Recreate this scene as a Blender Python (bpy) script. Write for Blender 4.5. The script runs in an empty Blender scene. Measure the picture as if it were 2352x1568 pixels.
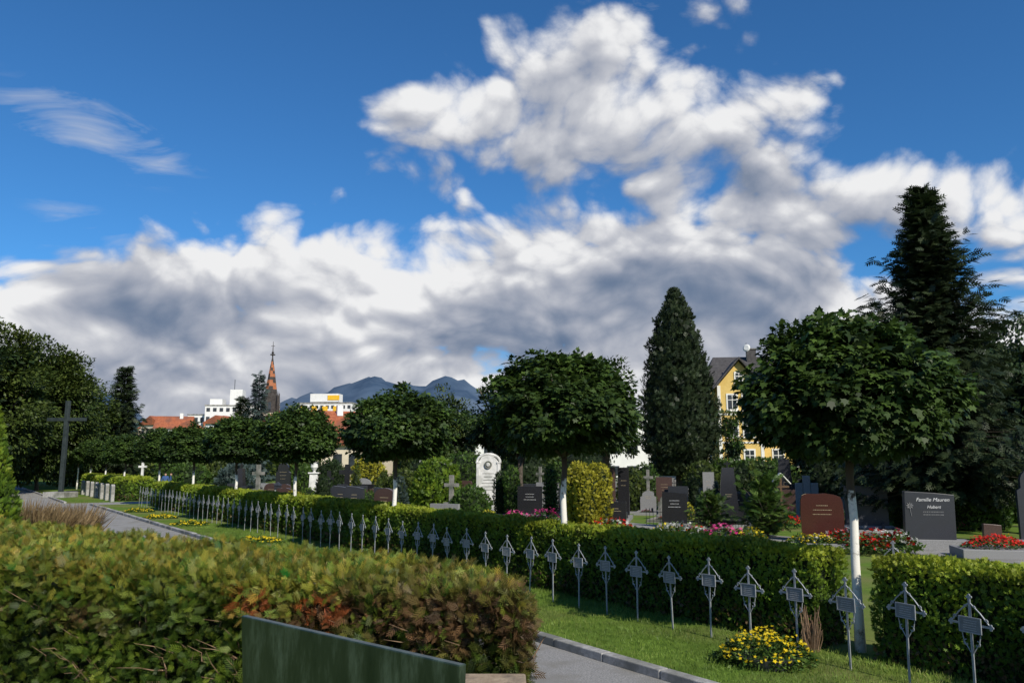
import bpy, math, random
import numpy as np
from mathutils import Vector, Matrix
random.seed(7); rng=np.random.default_rng(7)
S=bpy.context.scene
S.view_settings.view_transform='Standard'; S.view_settings.look='None'; S.view_settings.exposure=0
COL=S.collection
rad=math.radians
# ------------------------------------------------------------------ frames
TH=rad(35)
U=(-math.sin(TH),math.cos(TH)); NV=(math.cos(TH),math.sin(TH))
def R(D,t): return (D*NV[0]+t*U[0], D*NV[1]+t*U[1])      # cemetery row frame
def B(r,d): return (r*d,d)                                # bearing, distance
ROWROT=-(math.pi/2-TH)
# ------------------------------------------------------------------ materials
MATS={}
def newmat(name):
    m=bpy.data.materials.new(name); m.use_nodes=True; MATS[name]=m
    nt=m.node_tree; return m,nt,nt.nodes,nt.links,nt.nodes['Principled BSDF']
def noisy(name,c1,c2,scale=5,rough=.8,bump=.2,metal=0,c3=None,scale2=None,spec=.3,bscale=None,detail=8):
    m,nt,N,L,P=newmat(name)
    tc=N.new('ShaderNodeTexCoord'); n=N.new('ShaderNodeTexNoise'); n.inputs['Scale'].default_value=scale; n.inputs['Detail'].default_value=min(detail,5)
    n.inputs['Roughness'].default_value=.65
    L.new(tc.outputs['Object'],n.inputs['Vector'])
    r=N.new('ShaderNodeValToRGB'); r.color_ramp.elements[0].position=.35; r.color_ramp.elements[1].position=.65
    r.color_ramp.elements[0].color=(*c1,1); r.color_ramp.elements[1].color=(*c2,1)
    L.new(n.outputs['Fac'],r.inputs['Fac']); out=r.outputs['Color']
    if c3:
        n2=N.new('ShaderNodeTexNoise'); n2.inputs['Scale'].default_value=scale2 or scale*.2; n2.inputs['Detail'].default_value=4
        L.new(tc.outputs['Object'],n2.inputs['Vector'])
        mr=N.new('ShaderNodeMapRange'); mr.inputs[1].default_value=.48; mr.inputs[2].default_value=.62
        L.new(n2.outputs['Fac'],mr.inputs[0])
        mx=N.new('ShaderNodeMix'); mx.data_type='RGBA'; L.new(mr.outputs[0],mx.inputs[0]); L.new(out,mx.inputs[6]); mx.inputs[7].default_value=(*c3,1); out=mx.outputs[2]
    L.new(out,P.inputs['Base Color']); P.inputs['Roughness'].default_value=rough; P.inputs['Metallic'].default_value=metal
    P.inputs['Specular IOR Level'].default_value=spec
    if bump:
        n3=N.new('ShaderNodeTexNoise'); n3.inputs['Scale'].default_value=bscale or scale*4; n3.inputs['Detail'].default_value=3
        L.new(tc.outputs['Object'],n3.inputs['Vector'])
        b=N.new('ShaderNodeBump'); b.inputs['Strength'].default_value=bump; b.inputs['Distance'].default_value=.02
        L.new(n3.outputs['Fac'],b.inputs['Height']); L.new(b.outputs[0],P.inputs['Normal'])
    return m
def leafmat(name,trans=.25,rough=.5,spec=.25):
    m,nt,N,L,P=newmat(name)
    a=N.new('ShaderNodeAttribute'); a.attribute_name='col'
    tc=N.new('ShaderNodeTexCoord'); n=N.new('ShaderNodeTexNoise'); n.inputs['Scale'].default_value=1.3; n.inputs['Detail'].default_value=1
    L.new(tc.outputs['Object'],n.inputs['Vector'])
    mr=N.new('ShaderNodeMapRange'); mr.inputs[1].default_value=.35; mr.inputs[2].default_value=.65; mr.inputs[3].default_value=1.05 if name=='foliage' else .8; mr.inputs[4].default_value=1.85 if name=='foliage' else 1.1
    L.new(n.outputs['Fac'],mr.inputs[0])
    vm=N.new('ShaderNodeVectorMath'); vm.operation='SCALE'; L.new(a.outputs['Color'],vm.inputs[0]); L.new(mr.outputs[0],vm.inputs['Scale'])
    L.new(vm.outputs[0],P.inputs['Base Color']); P.inputs['Roughness'].default_value=rough; P.inputs['Specular IOR Level'].default_value=spec
    t=N.new('ShaderNodeBsdfTranslucent'); L.new(vm.outputs[0],t.inputs['Color'])
    mx=N.new('ShaderNodeMixShader'); mx.inputs[0].default_value=trans
    L.new(P.outputs[0],mx.inputs[1]); L.new(t.outputs[0],mx.inputs[2])
    L.new(mx.outputs[0],N['Material Output'].inputs['Surface'])
    return m
leafmat('foliage',.22); leafmat('petals',.35,.6)
noisy('foliage_core',(.006,.012,.004),(.012,.022,.006),4,1,0)  # near-black: the shade between leaves is put into this colour
noisy('bark',(.05,.04,.03),(.12,.10,.08),9,.95,.6)
noisy('grass',(.075,.13,.018),(.125,.20,.03),3.0,.95,.5,c3=(.15,.17,.05),scale2=.35,bscale=60,spec=.1)
noisy('gravel',(.20,.195,.19),(.36,.35,.335),45,.95,.8,c3=(.23,.22,.20),scale2=1.6,bscale=90)
noisy('concrete',(.24,.235,.22),(.42,.41,.39),14,.9,.3,c3=(.17,.17,.15),scale2=1.2)
noisy('iron_paint',(.24,.26,.28),(.34,.355,.375),25,.5,.1,metal=.1,spec=.5)
noisy('iron_plate',(.15,.16,.175),(.21,.22,.235),25,.5,.1,metal=.1,spec=.5)
noisy('plate_letters',(.4,.4,.4),(.5,.5,.5),25,.6,0)
noisy('granite_black',(.010,.010,.012),(.03,.03,.034),120,.15,0,spec=.6)
noisy('granite_dark',(.022,.024,.030),(.05,.053,.062),60,.35,0,spec=.5,c3=(.035,.037,.043),scale2=3)
noisy('granite_red',(.04,.014,.011),(.08,.028,.022),70,.15,0,spec=.6)
noisy('granite_brown',(.05,.03,.025),(.10,.06,.05),40,.3,.05,spec=.5)
noisy('granite_grey',(.17,.17,.17),(.30,.30,.30),70,.6,.1)
noisy('stone_old',(.16,.155,.14),(.30,.29,.26),8,.9,.4,c3=(.10,.11,.09),scale2=2)
noisy('marble_white',(.62,.61,.58),(.78,.77,.74),6,.6,.1,c3=(.5,.5,.47),scale2=2)
noisy('soil',(.03,.022,.015),(.07,.05,.035),20,1,.6)
noisy('gold_letters',(.40,.33,.2),(.5,.42,.26),20,.5,0)
noisy('white_letters',(.55,.55,.55),(.7,.7,.7),20,.6,0)
noisy('wall_yellow',(.62,.43,.13),(.70,.50,.17),2,.9,.1)
noisy('wall_white',(.70,.70,.68),(.8,.8,.78),1,.9,0)
noisy('wall_cream',(.6,.52,.40),(.68,.6,.47),1,.9,0)
noisy('trim_white',(.72,.70,.64),(.8,.78,.72),3,.8,0)
noisy('roof_dark',(.045,.042,.042),(.085,.08,.08),3,.8,.3)
noisy('roof_red',(.26,.075,.035),(.40,.13,.06),2,.85,.3,c3=(.2,.08,.05),scale2=.3)
noisy('panel_yellow',(.75,.42,.02),(.8,.5,.04),2,.6,0)
noisy('spire_tile',(.30,.10,.045),(.42,.16,.07),2,.7,.2)
noisy('spire_dark',(.03,.026,.024),(.07,.06,.055),2,.8,.2)
noisy('window_glass',(.02,.025,.03),(.05,.06,.07),1,.08,0,spec=.8)
noisy('dark_steel',(.03,.04,.042),(.055,.07,.07),3,.5,.1,metal=.3)
noisy('sandstone',(.26,.19,.13),(.38,.30,.21),12,.9,.4,c3=(.16,.13,.10),scale2=5)
noisy('dead_twig',(.16,.10,.06),(.30,.20,.13),12,.9,.2)
noisy('cloth_blue',(.03,.07,.18),(.05,.10,.25),9,.9,0)
noisy('cloth_dark',(.02,.02,.025),(.04,.04,.045),9,.9,0)
noisy('skin',(.45,.27,.19),(.52,.33,.24),9,.6,0)
noisy('hair',(.03,.02,.012),(.06,.04,.025),30,.7,0)
noisy('wood_dark',(.07,.04,.02),(.13,.08,.045),20,.8,.3)
# patinated bronze board
m,nt,N,L,P=newmat('patina_metal')
tc=N.new('ShaderNodeTexCoord'); mp=N.new('ShaderNodeMapping'); mp.inputs['Scale'].default_value=(5,5,1.2); mp.inputs['Rotation'].default_value=(0,.35,0)
n=N.new('ShaderNodeTexNoise'); n.inputs['Scale'].default_value=2.0; n.inputs['Detail'].default_value=10; n.inputs['Roughness'].default_value=.72
L.new(tc.outputs['Object'],mp.inputs[0]); L.new(mp.outputs[0],n.inputs[0])
r=N.new('ShaderNodeValToRGB'); e=r.color_ramp.elements; e[0].position=.32; e[0].color=(.010,.022,.012,1); e[1].position=.68; e[1].color=(.11,.15,.11,1)
x=r.color_ramp.elements.new(.5); x.color=(.028,.045,.026,1)
L.new(n.outputs[0],r.inputs[0]); L.new(r.outputs[0],P.inputs['Base Color']); P.inputs['Roughness'].default_value=.32; P.inputs['Metallic'].default_value=.3
# painted maple trunk
m,nt,N,L,P=newmat('limewashed_trunk')
tc=N.new('ShaderNodeTexCoord'); n=N.new('ShaderNodeTexNoise'); n.inputs['Scale'].default_value=14; n.inputs['Detail'].default_value=6
L.new(tc.outputs['Object'],n.inputs[0]); sp=N.new('ShaderNodeSeparateXYZ'); L.new(tc.outputs['Object'],sp.inputs[0])
a=N.new('ShaderNodeMath'); a.operation='MULTIPLY_ADD'; a.inputs[1].default_value=.5; L.new(n.outputs[0],a.inputs[0]); L.new(sp.outputs[2],a.inputs[2])
mr=N.new('ShaderNodeMapRange'); mr.inputs[1].default_value=2.3; mr.inputs[2].default_value=2.38; L.new(a.outputs[0],mr.inputs[0])
n2=N.new('ShaderNodeTexNoise'); n2.inputs['Scale'].default_value=5; n2.inputs['Detail'].default_value=9; n2.inputs['Roughness'].default_value=.75; L.new(tc.outputs['Object'],n2.inputs[0])
rp=N.new('ShaderNodeValToRGB'); rp.color_ramp.elements[0].position=.36; rp.color_ramp.elements[0].color=(.24,.22,.18,1); rp.color_ramp.elements[1].position=.46; rp.color_ramp.elements[1].color=(.76,.74,.68,1)
L.new(n2.outputs[0],rp.inputs[0])
mx=N.new('ShaderNodeMix'); mx.data_type='RGBA'; L.new(mr.outputs[0],mx.inputs[0]); L.new(rp.outputs[0],mx.inputs[6]); mx.inputs[7].default_value=(.07,.055,.04,1)
L.new(mx.outputs[2],P.inputs['Base Color']); P.inputs['Roughness'].default_value=.9
b=N.new('ShaderNodeBump'); b.inputs['Strength'].default_value=.5; b.inputs['Distance'].default_value=.01; L.new(n2.outputs[0],b.inputs['Height']); L.new(b.outputs[0],P.inputs['Normal'])
# mountains and hills: distance haze is put into the bluish forest colours
noisy('hazy_mountain_forest',(.035,.065,.115),(.075,.115,.175),.004,1,0,spec=0,c3=(.10,.14,.20),scale2=.0012)
noisy('hazy_hill_forest',(.03,.06,.065),(.06,.10,.09),.01,1,0,spec=0)

# ------------------------------------------------------------------ mesh builder
class MB:
    def __init__(s): s.v=[];s.f=[];s.m=[];s.mats=[]
    def mi(s,mat):
        if mat not in s.mats: s.mats.append(mat)
        return s.mats.index(mat)
    def add(s,vs,fs,mat,M=None):
        o=len(s.v); i=s.mi(mat)
        for p in vs:
            p=Vector(p)
            if M is not None: p=M@p
            s.v.append(tuple(p))
        for f in fs: s.f.append([o+k for k in f]); s.m.append(i)
    def box(s,c,d,mat,rz=0,M=None,taper=1):
        x,y,z=d[0]/2,d[1]/2,d[2]/2; t=taper
        vs=[(-x,-y,-z),(x,-y,-z),(x,y,-z),(-x,y,-z),(-x*t,-y*t,z),(x*t,-y*t,z),(x*t,y*t,z),(-x*t,y*t,z)]
        T=Matrix.Translation(c)@Matrix.Rotation(rz,4,'Z')
        if M is not None: T=M@T
        s.add(vs,[(0,3,2,1),(4,5,6,7),(0,1,5,4),(1,2,6,5),(2,3,7,6),(3,0,4,7)],mat,T)
    def prism(s,pts,y0,y1,mat,M=None):
        n=len(pts)
        vs=[(p[0],y0,p[1]) for p in pts]+[(p[0],y1,p[1]) for p in pts]
        fs=[tuple(range(n)),tuple(range(2*n-1,n-1,-1))]+[((i+1)%n,i,n+i,n+(i+1)%n) for i in range(n)]
        s.add(vs,fs,mat,M)
    def tube(s,pts,rs,seg,mat,M=None):
        pts=[Vector(p) for p in pts]; n=len(pts)
        if not hasattr(rs,'__len__'): rs=[rs]*n
        vs=[];fs=[]
        for i,p in enumerate(pts):
            t=(pts[min(i+1,n-1)]-pts[max(i-1,0)]).normalized()
            a=Vector((0,1,0)) if abs(t.y)<.9 else Vector((1,0,0))
            b=t.cross(a).normalized(); c=t.cross(b).normalized()
            for k in range(seg):
                w=2*math.pi*k/seg; vs.append(p+(b*math.cos(w)+c*math.sin(w))*rs[i])
        for i in range(n-1):
            for k in range(seg):
                k2=(k+1)%seg; fs.append((i*seg+k,i*seg+k2,(i+1)*seg+k2,(i+1)*seg+k))
        fs.append(tuple(range(seg-1,-1,-1))); fs.append(tuple((n-1)*seg+k for k in range(seg)))
        s.add(vs,fs,mat,M)
    def mesh(s,name,smooth=False):
        me=bpy.data.meshes.new(name); me.from_pydata(s.v,[],s.f)
        for k in s.mats: me.materials.append(MATS[k])
        me.polygons.foreach_set('material_index',s.m)
        if smooth: me.polygons.foreach_set('use_smooth',[True]*len(s.f))
        me.update(); return me
    def obj(s,name,loc=(0,0,0),rz=0,bevel=0,parent=None,smooth=False):
        return place(name,s.mesh(name,smooth),loc,rz,bevel,parent)
def place(name,me,loc=(0,0,0),rz=0,bevel=0,parent=None,sc=1):
    if len(loc)==2: loc=(*loc,0)
    o=bpy.data.objects.new(name,me); COL.objects.link(o); o.location=loc; o.rotation_euler=(0,0,rz)
    o.scale=(sc,sc,sc) if not hasattr(sc,'__len__') else sc
    if bevel:
        b=o.modifiers.new('edge','BEVEL'); b.width=bevel; b.segments=2; b.limit_method='ANGLE'
    if parent: o.parent=parent
    return o
def empty(name,loc,rz=0,sc=1):
    o=bpy.data.objects.new(name,None); COL.objects.link(o)
    o.location=loc if len(loc)==3 else (*loc,0); o.rotation_euler=(0,0,rz); o.scale=(sc,sc,sc) if not hasattr(sc,'__len__') else sc; o.empty_display_size=.3
    return o
# ------------------------------------------------------------------ foliage tools
def unit(a): return a/np.maximum(np.linalg.norm(a,axis=-1,keepdims=True),1e-9)
def rdir(n): return unit(rng.normal(size=(n,3)))
def vn(P,s=1.0,o=0.0):
    x,y,z=P[:,0]*s+o,P[:,1]*s+o*1.7,P[:,2]*s+o*.6
    return (np.sin(x*1.7+1.3*np.sin(y*1.1+z))+np.sin(y*2.1+1.7*np.sin(z*1.3+x*.7))+np.sin(z*1.9+1.1*np.sin(x*1.6+y*.5)))/3
def side_template(n,ang,l0,w,droop=.1):
    q=[]
    def leaf(s,a,l):
        ca,sa=math.cos(a),math.sin(a)
        def pt(x,y): 
            X=s+x*ca-y*sa; Y=x*sa+y*ca
            return (X,Y,-droop*(X*X+Y*Y))
        q.append([pt(0,0),pt(l*.5,-w),pt(l,0),pt(l*.5,w)])
    for i in range(n):
        s=.08+.75*i/n
        l=l0*(1-.55*s)
        leaf(s,ang,l); leaf(s+.04,-ang,l)
    leaf(0,0,1.0)
    return np.array(q)
T_MAPLE=np.array([[(0,0,0),(.12,.30,-.03),(.02,.52,-.10),(.38,.36,-.05),(.62,.46,-.12),(.62,.2,-.05),(1,0,-.18),(.62,-.2,-.05),(.62,-.46,-.12),(.38,-.36,-.05),(.02,-.52,-.10),(.12,-.30,-.03)]])
T_LEAF=np.array([[(0,0,0),(.45,.27,.02),(1,0,-.1),(.45,-.27,.02)]])
T_THUJA=side_template(4,.65,.5,.05,.15)
T_FROND=side_template(5,.66,.48,.036,.2)
T_SCALE=side_template(2,.6,.6,.09,.12)
T_NEEDLE=side_template(4,.9,.42,.06,.2)
T_BLADE=np.array([[(0,-.07,0),(.55,-.05,.06),(1,0,.22),(.55,.05,.06)]])
T_STAR=np.array([[(math.cos(a)*(.5 if k%2 else .22),math.sin(a)*(.5 if k%2 else .22),.06 if k%2 else 0) for k,a in enumerate(np.linspace(0,2*math.pi,11)[:-1])]])
def leafmesh(name,P,T,Nn,size,tm,col,mat='foliage'):
    n=len(P); m,k,_=tm.shape
    T=unit(T); Bv=unit(np.cross(Nn,T)); Nv=np.cross(T,Bv)
    size=np.broadcast_to(size,(n,))[:,None,None,None]
    V=P[:,None,None,:]+size*(tm[None,:,:,0,None]*T[:,None,None,:]+tm[None,:,:,1,None]*Bv[:,None,None,:]+tm[None,:,:,2,None]*Nv[:,None,None,:])
    V=V.reshape(-1,3); nv=len(V); npoly=n*m
    me=bpy.data.meshes.new(name); me.vertices.add(nv); me.vertices.foreach_set('co',V.astype(np.float32).ravel())
    me.loops.add(nv); me.loops.foreach_set('vertex_index',np.arange(nv,dtype=np.int32))
    me.polygons.add(npoly); me.polygons.foreach_set('loop_start',(np.arange(npoly)*k).astype(np.int32))
    try: me.polygons.foreach_set('loop_total',np.full(npoly,k,dtype=np.int32))
    except Exception: pass
    me.update(calc_edges=True)
    c=np.repeat(col,m*k,axis=0); c=np.clip(c,0,1)
    at=me.color_attributes.new('col','FLOAT_COLOR','POINT')
    at.data.foreach_set('color',np.concatenate([c,np.ones((nv,1))],1).astype(np.float32).ravel())
    me.materials.append(MATS[mat]); return me
def pal(f,cs):
    f=np.clip(np.nan_to_num(f),0,.9999)*(len(cs)-1); i=f.astype(int); t=(f-i)[:,None]; cs=np.array(cs)
    return cs[i]*(1-t)+cs[i+1]*t
G_MAPLE=[(.011,.023,.006),(.024,.045,.009),(.042,.074,.013),(.068,.104,.019)]
G_DARK=[(.009,.018,.006),(.016,.030,.009),(.028,.047,.014)]
G_SPRUCE=[(.009,.017,.008),(.018,.029,.012),(.034,.049,.020)]
G_BLUE=[(.02,.035,.03),(.035,.055,.05),(.06,.085,.08)]
G_HEDGE=[(.018,.038,.005),(.048,.088,.010),(.095,.15,.014),(.18,.21,.018)]
G_MID=[(.018,.04,.008),(.035,.07,.012),(.07,.11,.02)]
G_GOLD=[(.12,.12,.012),(.22,.21,.02),(.32,.28,.028)]
G_OLIVE=[(.018,.034,.007),(.042,.062,.012),(.08,.10,.018)]
def clump_leaves(name,C,cr,per,cen,size,tm,pc,droop=.5,shade=None):
    n=len(C); idx=np.repeat(np.arange(n),per); d=rdir(len(idx))
    rr=rng.random(len(idx))**.45
    P=C[idx]+d*(np.broadcast_to(cr,(n,))[idx]*rr)[:,None]*np.array([1.15,1.15,.8])
    out=unit(P-cen)
    Nn=unit(out*.5+np.array([0,0,.7])+rng.normal(size=P.shape)*.35)
    T=unit(out*.8+d*.4+np.array([0,0,-droop])+rng.normal(size=P.shape)*.45)
    cf=rng.random(n)[idx]*.45+rng.random(len(idx))*.55
    if shade is not None: cf=cf*shade(P)
    return leafmesh(name,P,T,Nn,size*(.7+.6*rng.random(len(idx))),tm,pal(cf,pc))
def crown_centers(n,rx,ry,zu,zd,zc,shell=.5,lump=.15,o=0):
    d=rdir(n)
    rr=shell+(1-shell)*rng.random(n)**.6
    L_=1+lump*vn(d,2.3,o)*1.5
    P=d*(rr*L_)[:,None]
    P[:,0]*=rx;P[:,1]*=ry;P[:,2]=zc+np.where(P[:,2]>0,P[:,2]*zu,P[:,2]*zd)
    return P
def lathe_core(name,prof,H,z0=0,lump=.1,o=0,seg=18,rows=12):
    vs=[];fs=[]
    for i in range(rows+1):
        h=i/rows; r=max(prof(h),.01)
        for k in range(seg):
            a=2*math.pi*k/seg; p=np.array([[math.cos(a)*r,math.sin(a)*r,h*H]])
            q=r*(1+lump*float(vn(p,2.,o)[0])); vs.append((math.cos(a)*q,math.sin(a)*q,z0+h*H))
    for i in range(rows):
        for k in range(seg):
            k2=(k+1)%seg; fs.append((i*seg+k,i*seg+k2,(i+1)*seg+k2,(i+1)*seg+k))
    fs.append(tuple(range(seg-1,-1,-1))); fs.append(tuple(rows*seg+k for k in range(seg)))
    b=MB(); b.add(vs,fs,'foliage_core'); return b.mesh(name,True)
def shrub_meshes(name,prof,H,n,size,pc,tm=T_SCALE,lump=.12,up=.7,z0=.0,core=.86,o=None,rnd=.5):
    o=random.random()*50 if o is None else o
    hs=rng.random(n*3); pr=np.array([prof(h) for h in hs]); keep=rng.random(n*3)<(pr/pr.max()*.85+.15); hs=hs[keep][:n]; pr=pr[keep][:n]
    a=rng.random(len(hs))*2*math.pi
    base=np.stack([np.cos(a)*pr,np.sin(a)*pr,hs*H],1)
    nz=vn(base,2.,o)*lump+vn(base,6.,o)*lump*.6
    k=(1+nz)*(1-.25*rng.random(len(hs))**2.5)
    P=base.copy(); P[:,0]*=k;P[:,1]*=k
    out=unit(np.stack([np.cos(a),np.sin(a),(hs-.5)*.8],1))
    T=unit(out*.6+np.array([0,0,up])+rng.normal(size=P.shape)*rnd)
    Nn=unit(out+rng.normal(size=P.shape)*.4)
    P[:,2]+=z0
    cf=.5+.5*vn(base,5.,o+9)*.8; cf=cf*.5+rng.random(len(hs))*.5
    lm=leafmesh(name+'_leaves',P,T,Nn,size*(.6+.8*rng.random(len(P))),tm,pal(cf,pc))
    cm=lathe_core(name+'_core',lambda h:prof(h)*core,H*.96,z0,lump,o)
    return lm,cm
def shrub(name,loc,prof,H,n,size,pc,tm=T_SCALE,lump=.12,up=.7,z0=.0,core=.86,rz=0,trunk=0,o=None,rnd=.5):
    lm,cm=shrub_meshes(name,prof,H,n,size,pc,tm,lump,up,z0,core,o,rnd)
    e=empty(name,loc,rz)
    place('foliage_mass',lm,parent=e); place('dark_core',cm,parent=e)  # second mesh is a solid dark core, added so leaf gaps look shaded
    if trunk:
        b=MB(); b.tube([(0,0,-.1),(0,0,z0+.5)],[trunk,trunk*.8],10,'bark'); b.obj('trunk',parent=e,smooth=True)
    return e
def conifer(name,loc,H,Rb,nb,size,pc,z0=.6,power=.85,droop=.25,per=16,lean=.0,tr=.22):
    P=[];T=[];Nn=[]
    b=MB(); b.tube([(0,0,-.1),(0,0,H*.5),(0,0,H)],[tr,tr*.6,.02],8,'bark')
    for i in range(nb):
        h=(i+.5)/nb; h=h**1.12
        a=i*2.39996+random.uniform(-.3,.3)
        z=z0+(H-z0)*h; L=Rb*((1-h)**power)*random.uniform(.55,1.12)*(1+.2*math.sin(a*2+z*1.1))*(1+.15*math.sin(z*2.7))+.12
        if random.random()<.07: L*=1.28
        el=-droop+h*.9; d=np.array([math.cos(a)*math.cos(el),math.sin(a)*math.cos(el),math.sin(el)])
        side=np.array([-math.sin(a),math.cos(a),0])
        k=max(5,int(per*(L/Rb)+4))
        s=(np.arange(k)+rng.random(k))/k; s=.05+.95*s
        sg=np.where(np.arange(k)%2==0,1,-1)
        p=np.array([0,0,z])+np.outer(s*L,d); p[:,2]+=-.10*L*np.sin(s*3.1)+.12*L*s**3
        p+=rng.normal(size=p.shape)*.06*size*3
        t=d[None]*.8+side[None]*(sg*(.9-.7*s))[:,None]+rng.normal(size=(k,3))*.2+np.array([0,0,-.25])
        P.append(p);T.append(t);Nn.append(np.tile([0,0,1.],(k,1))+rng.normal(size=(k,3))*.5+np.array([d[0],d[1],0])*.3)
        if L>.6: b.tube([(0,0,z),tuple(np.array([0,0,z])+d*L*.8)],[.03,.008],4,'bark')
    P=np.concatenate(P);T=np.concatenate(T);Nn=np.concatenate(Nn)
    cf=rng.random(len(P))
    e=empty(name,loc)
    place('needle_sprays',leafmesh(name+'_sprays',P,T,Nn,size*(.7+.7*rng.random(len(P))),T_NEEDLE,pal(cf,pc)),parent=e)
    b.obj('trunk',parent=e)
    return e

# ------------------------------------------------------------------ ground
g=MB()
g.add([(-9000,-3000,0),(9000,-3000,0),(9000,9000,0),(-9000,9000,0)],[(0,1,2,3)],'grass'); g.obj('ground')
def strip(name,D0,D1,t0,t1,z,mat):
    b=MB(); pts=[R(D0,t0),R(D1,t0),R(D1,t1),R(D0,t1)]
    b.add([(p[0],p[1],z) for p in pts],[(0,1,2,3)],mat); return b.obj(name)
strip('gravel_path',3.6,7.0,-12,53.2,.004,'gravel')
strip('gravel_path',2.6,6.0,56.2,120,.004,'gravel')
strip('crossing_path',-12,60,53.2,56.2,.004,'gravel')
strip('cemetery_gravel_path',22,23.6,-12,53,.004,'gravel')
strip('cemetery_gravel_path',38,39.6,-12,53,.004,'gravel')
def kerb(D,t0,t1,w=.16,h=.11):
    b=MB(); t=t0
    while t<t1:
        l=min(1.0,t1-t); c=R(D+random.uniform(-.006,.006),t+l/2); b.box((c[0],c[1],h/2+random.uniform(-.007,.005)),(w,l-.012,h),'concrete',rz=TH+random.uniform(-.008,.008)); t+=1.0
    return b.obj('path_kerb',bevel=.012)
kerb(7.08,-10,53.1); kerb(6.08,56.3,100)
n=105000
t=2+32*rng.random(n)**1.5; D=7.17+2.9*rng.random(n)
D[:9000]=7.14+.06*rng.random(9000)
P=np.stack([D*NV[0]+t*U[0],D*NV[1]+t*U[1],np.zeros(n)],1)
T=unit(np.array([0,0,1.])+rng.normal(size=P.shape)*.45); Nn=rdir(n)
cf=.5+.45*vn(P,1.1)*1.1; cf=cf*.5+.5*rng.random(n)
place('lawn_grass',leafmesh('lawn_grass',P,T,Nn,(.035+.04*rng.random(n))*(1+.5*np.clip(vn(P,2.1),0,1)),T_BLADE,pal(cf,[(.045,.08,.012),(.075,.125,.018),(.115,.165,.028),(.18,.17,.06)])))

# ------------------------------------------------------------------ long clipped hedge
def long_hedge(name,segs,D0,D1,H,dens,size0,size1):
    for (t0,t1) in segs:
        L=t1-t0; dn=dens*(1 if t0<14 else .55 if t0<30 else .3)
        faces=[('f',L*H),('t',L*(D1-D0)*1.3),('b',L*H*.25),('e0',(D1-D0)*H),('e1',(D1-D0)*H)]
        Ps=[];Ns=[]
        for k,A in faces:
            n=int(A*dn); a=rng.random(n); c=rng.random(n)
            if k=='f': tt=t0+a*L; DD=np.full(n,D0); z=c*H; nn=np.tile([-NV[0],-NV[1],.15],(n,1))
            if k=='b': tt=t0+a*L; DD=np.full(n,D1); z=H*.6+c*H*.4; nn=np.tile([NV[0],NV[1],.15],(n,1))
            if k=='t': tt=t0+a*L; DD=D0+c*(D1-D0); z=np.full(n,H); nn=np.tile([0,0,1.],(n,1))
            if k=='e0': tt=np.full(n,t0); DD=D0+a*(D1-D0); z=c*H; nn=np.tile([-U[0],-U[1],.1],(n,1))
            if k=='e1': tt=np.full(n,t1); DD=D0+a*(D1-D0); z=c*H; nn=np.tile([U[0],U[1],.1],(n,1))
            p=np.stack([DD*NV[0]+tt*U[0],DD*NV[1]+tt*U[1],z],1)
            edge=np.clip((z-(H-.15))/.15,0,1)
            if k=='f': p+=np.outer(edge**2*.07,[NV[0],NV[1],0])
            if k=='t':
                ed=np.clip(1-np.abs(c)/.2,0,1); p[:,2]-=ed**2*.06
            nz=vn(p,2.2)*.04+vn(p,6.)*.035
            p+=nn*(nz-.07*rng.random(n)**2)[:,None]
            Ps.append(p);Ns.append(nn)
        P=np.concatenate(Ps);Nn=np.concatenate(Ns)
        sz=size0 if t0<14 else (size0+size1)/2 if t0<30 else size1
        T=unit(Nn*.45+np.array([0,0,.6])+rng.normal(size=P.shape)*.5)
        cf=.60*np.clip(P[:,2]/H,0,1.1)**2.0+.3*rng.random(len(P))+.28*(.5+.5*vn(P,3.1))  # brighter towards the top: the sunlit hedge top is put into the colour
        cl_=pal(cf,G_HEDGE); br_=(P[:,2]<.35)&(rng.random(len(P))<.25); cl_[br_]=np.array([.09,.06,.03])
        e=empty(name,(0,0,0))
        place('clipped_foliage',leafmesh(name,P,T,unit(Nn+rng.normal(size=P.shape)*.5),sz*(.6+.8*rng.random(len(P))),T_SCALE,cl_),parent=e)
        b=MB(); c=R((D0+D1)/2+.02,(t0+t1)/2); b.box((c[0],c[1],(H-.1)/2),(D1-D0-.16,L-.14,H-.1),'foliage_core',rz=TH); b.obj('dark_core',parent=e)  # solid dark box added inside, so gaps in the hedge look shaded
TREES_T=[6.45,12.75,20.2,28.0,35.2,42.6,50.6]
segs=[(-4,6.02)]; 
for i in range(len(TREES_T)-1):
    segs.append((TREES_T[i]+(.38 if i==0 else .17),TREES_T[i+1]-.15))
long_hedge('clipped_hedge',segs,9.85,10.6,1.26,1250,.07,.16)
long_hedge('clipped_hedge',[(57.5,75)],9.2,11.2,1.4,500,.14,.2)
# ------------------------------------------------------------------ iron crosses
b=MB(); ip='iron_paint'
b.box((0,0,.55),(.024,.015,1.10),ip)
b.box((0,0,.80),(.44,.012,.022),ip)
for s in(-1,1):
    b.tube([(0,0,1.03),(s*.11,0,.93),(s*.205,0,.815)],[.0075]*3,5,ip)
    for (dx,dz) in((.232,0),(.216,.020),(.216,-.020)):
        b.tube([(s*dx,-.007,.80+dz),(s*dx,.007,.80+dz)],[.014,.014],8,ip)
    for (cx,cz,r0,a0,dr) in((s*.165,.86,.028,-1.2,1),(s*.06,.60,.036,1.6,-1),(s*.045,.985,.02,-1.,1)):
        pts=[]
        for i in range(12):
            f=i/11; a=a0+f*4.6*dr; r=r0*(1-.65*f); pts.append((cx+s*r*math.cos(a),0,cz+r*math.sin(a)))
        b.tube(pts,.006,4,ip)
    b.tube([(s*.012,0,.50),(s*.045,0,.555),(s*.085,0,.62),(s*.10,0,.70)],.006,4,ip)
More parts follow.
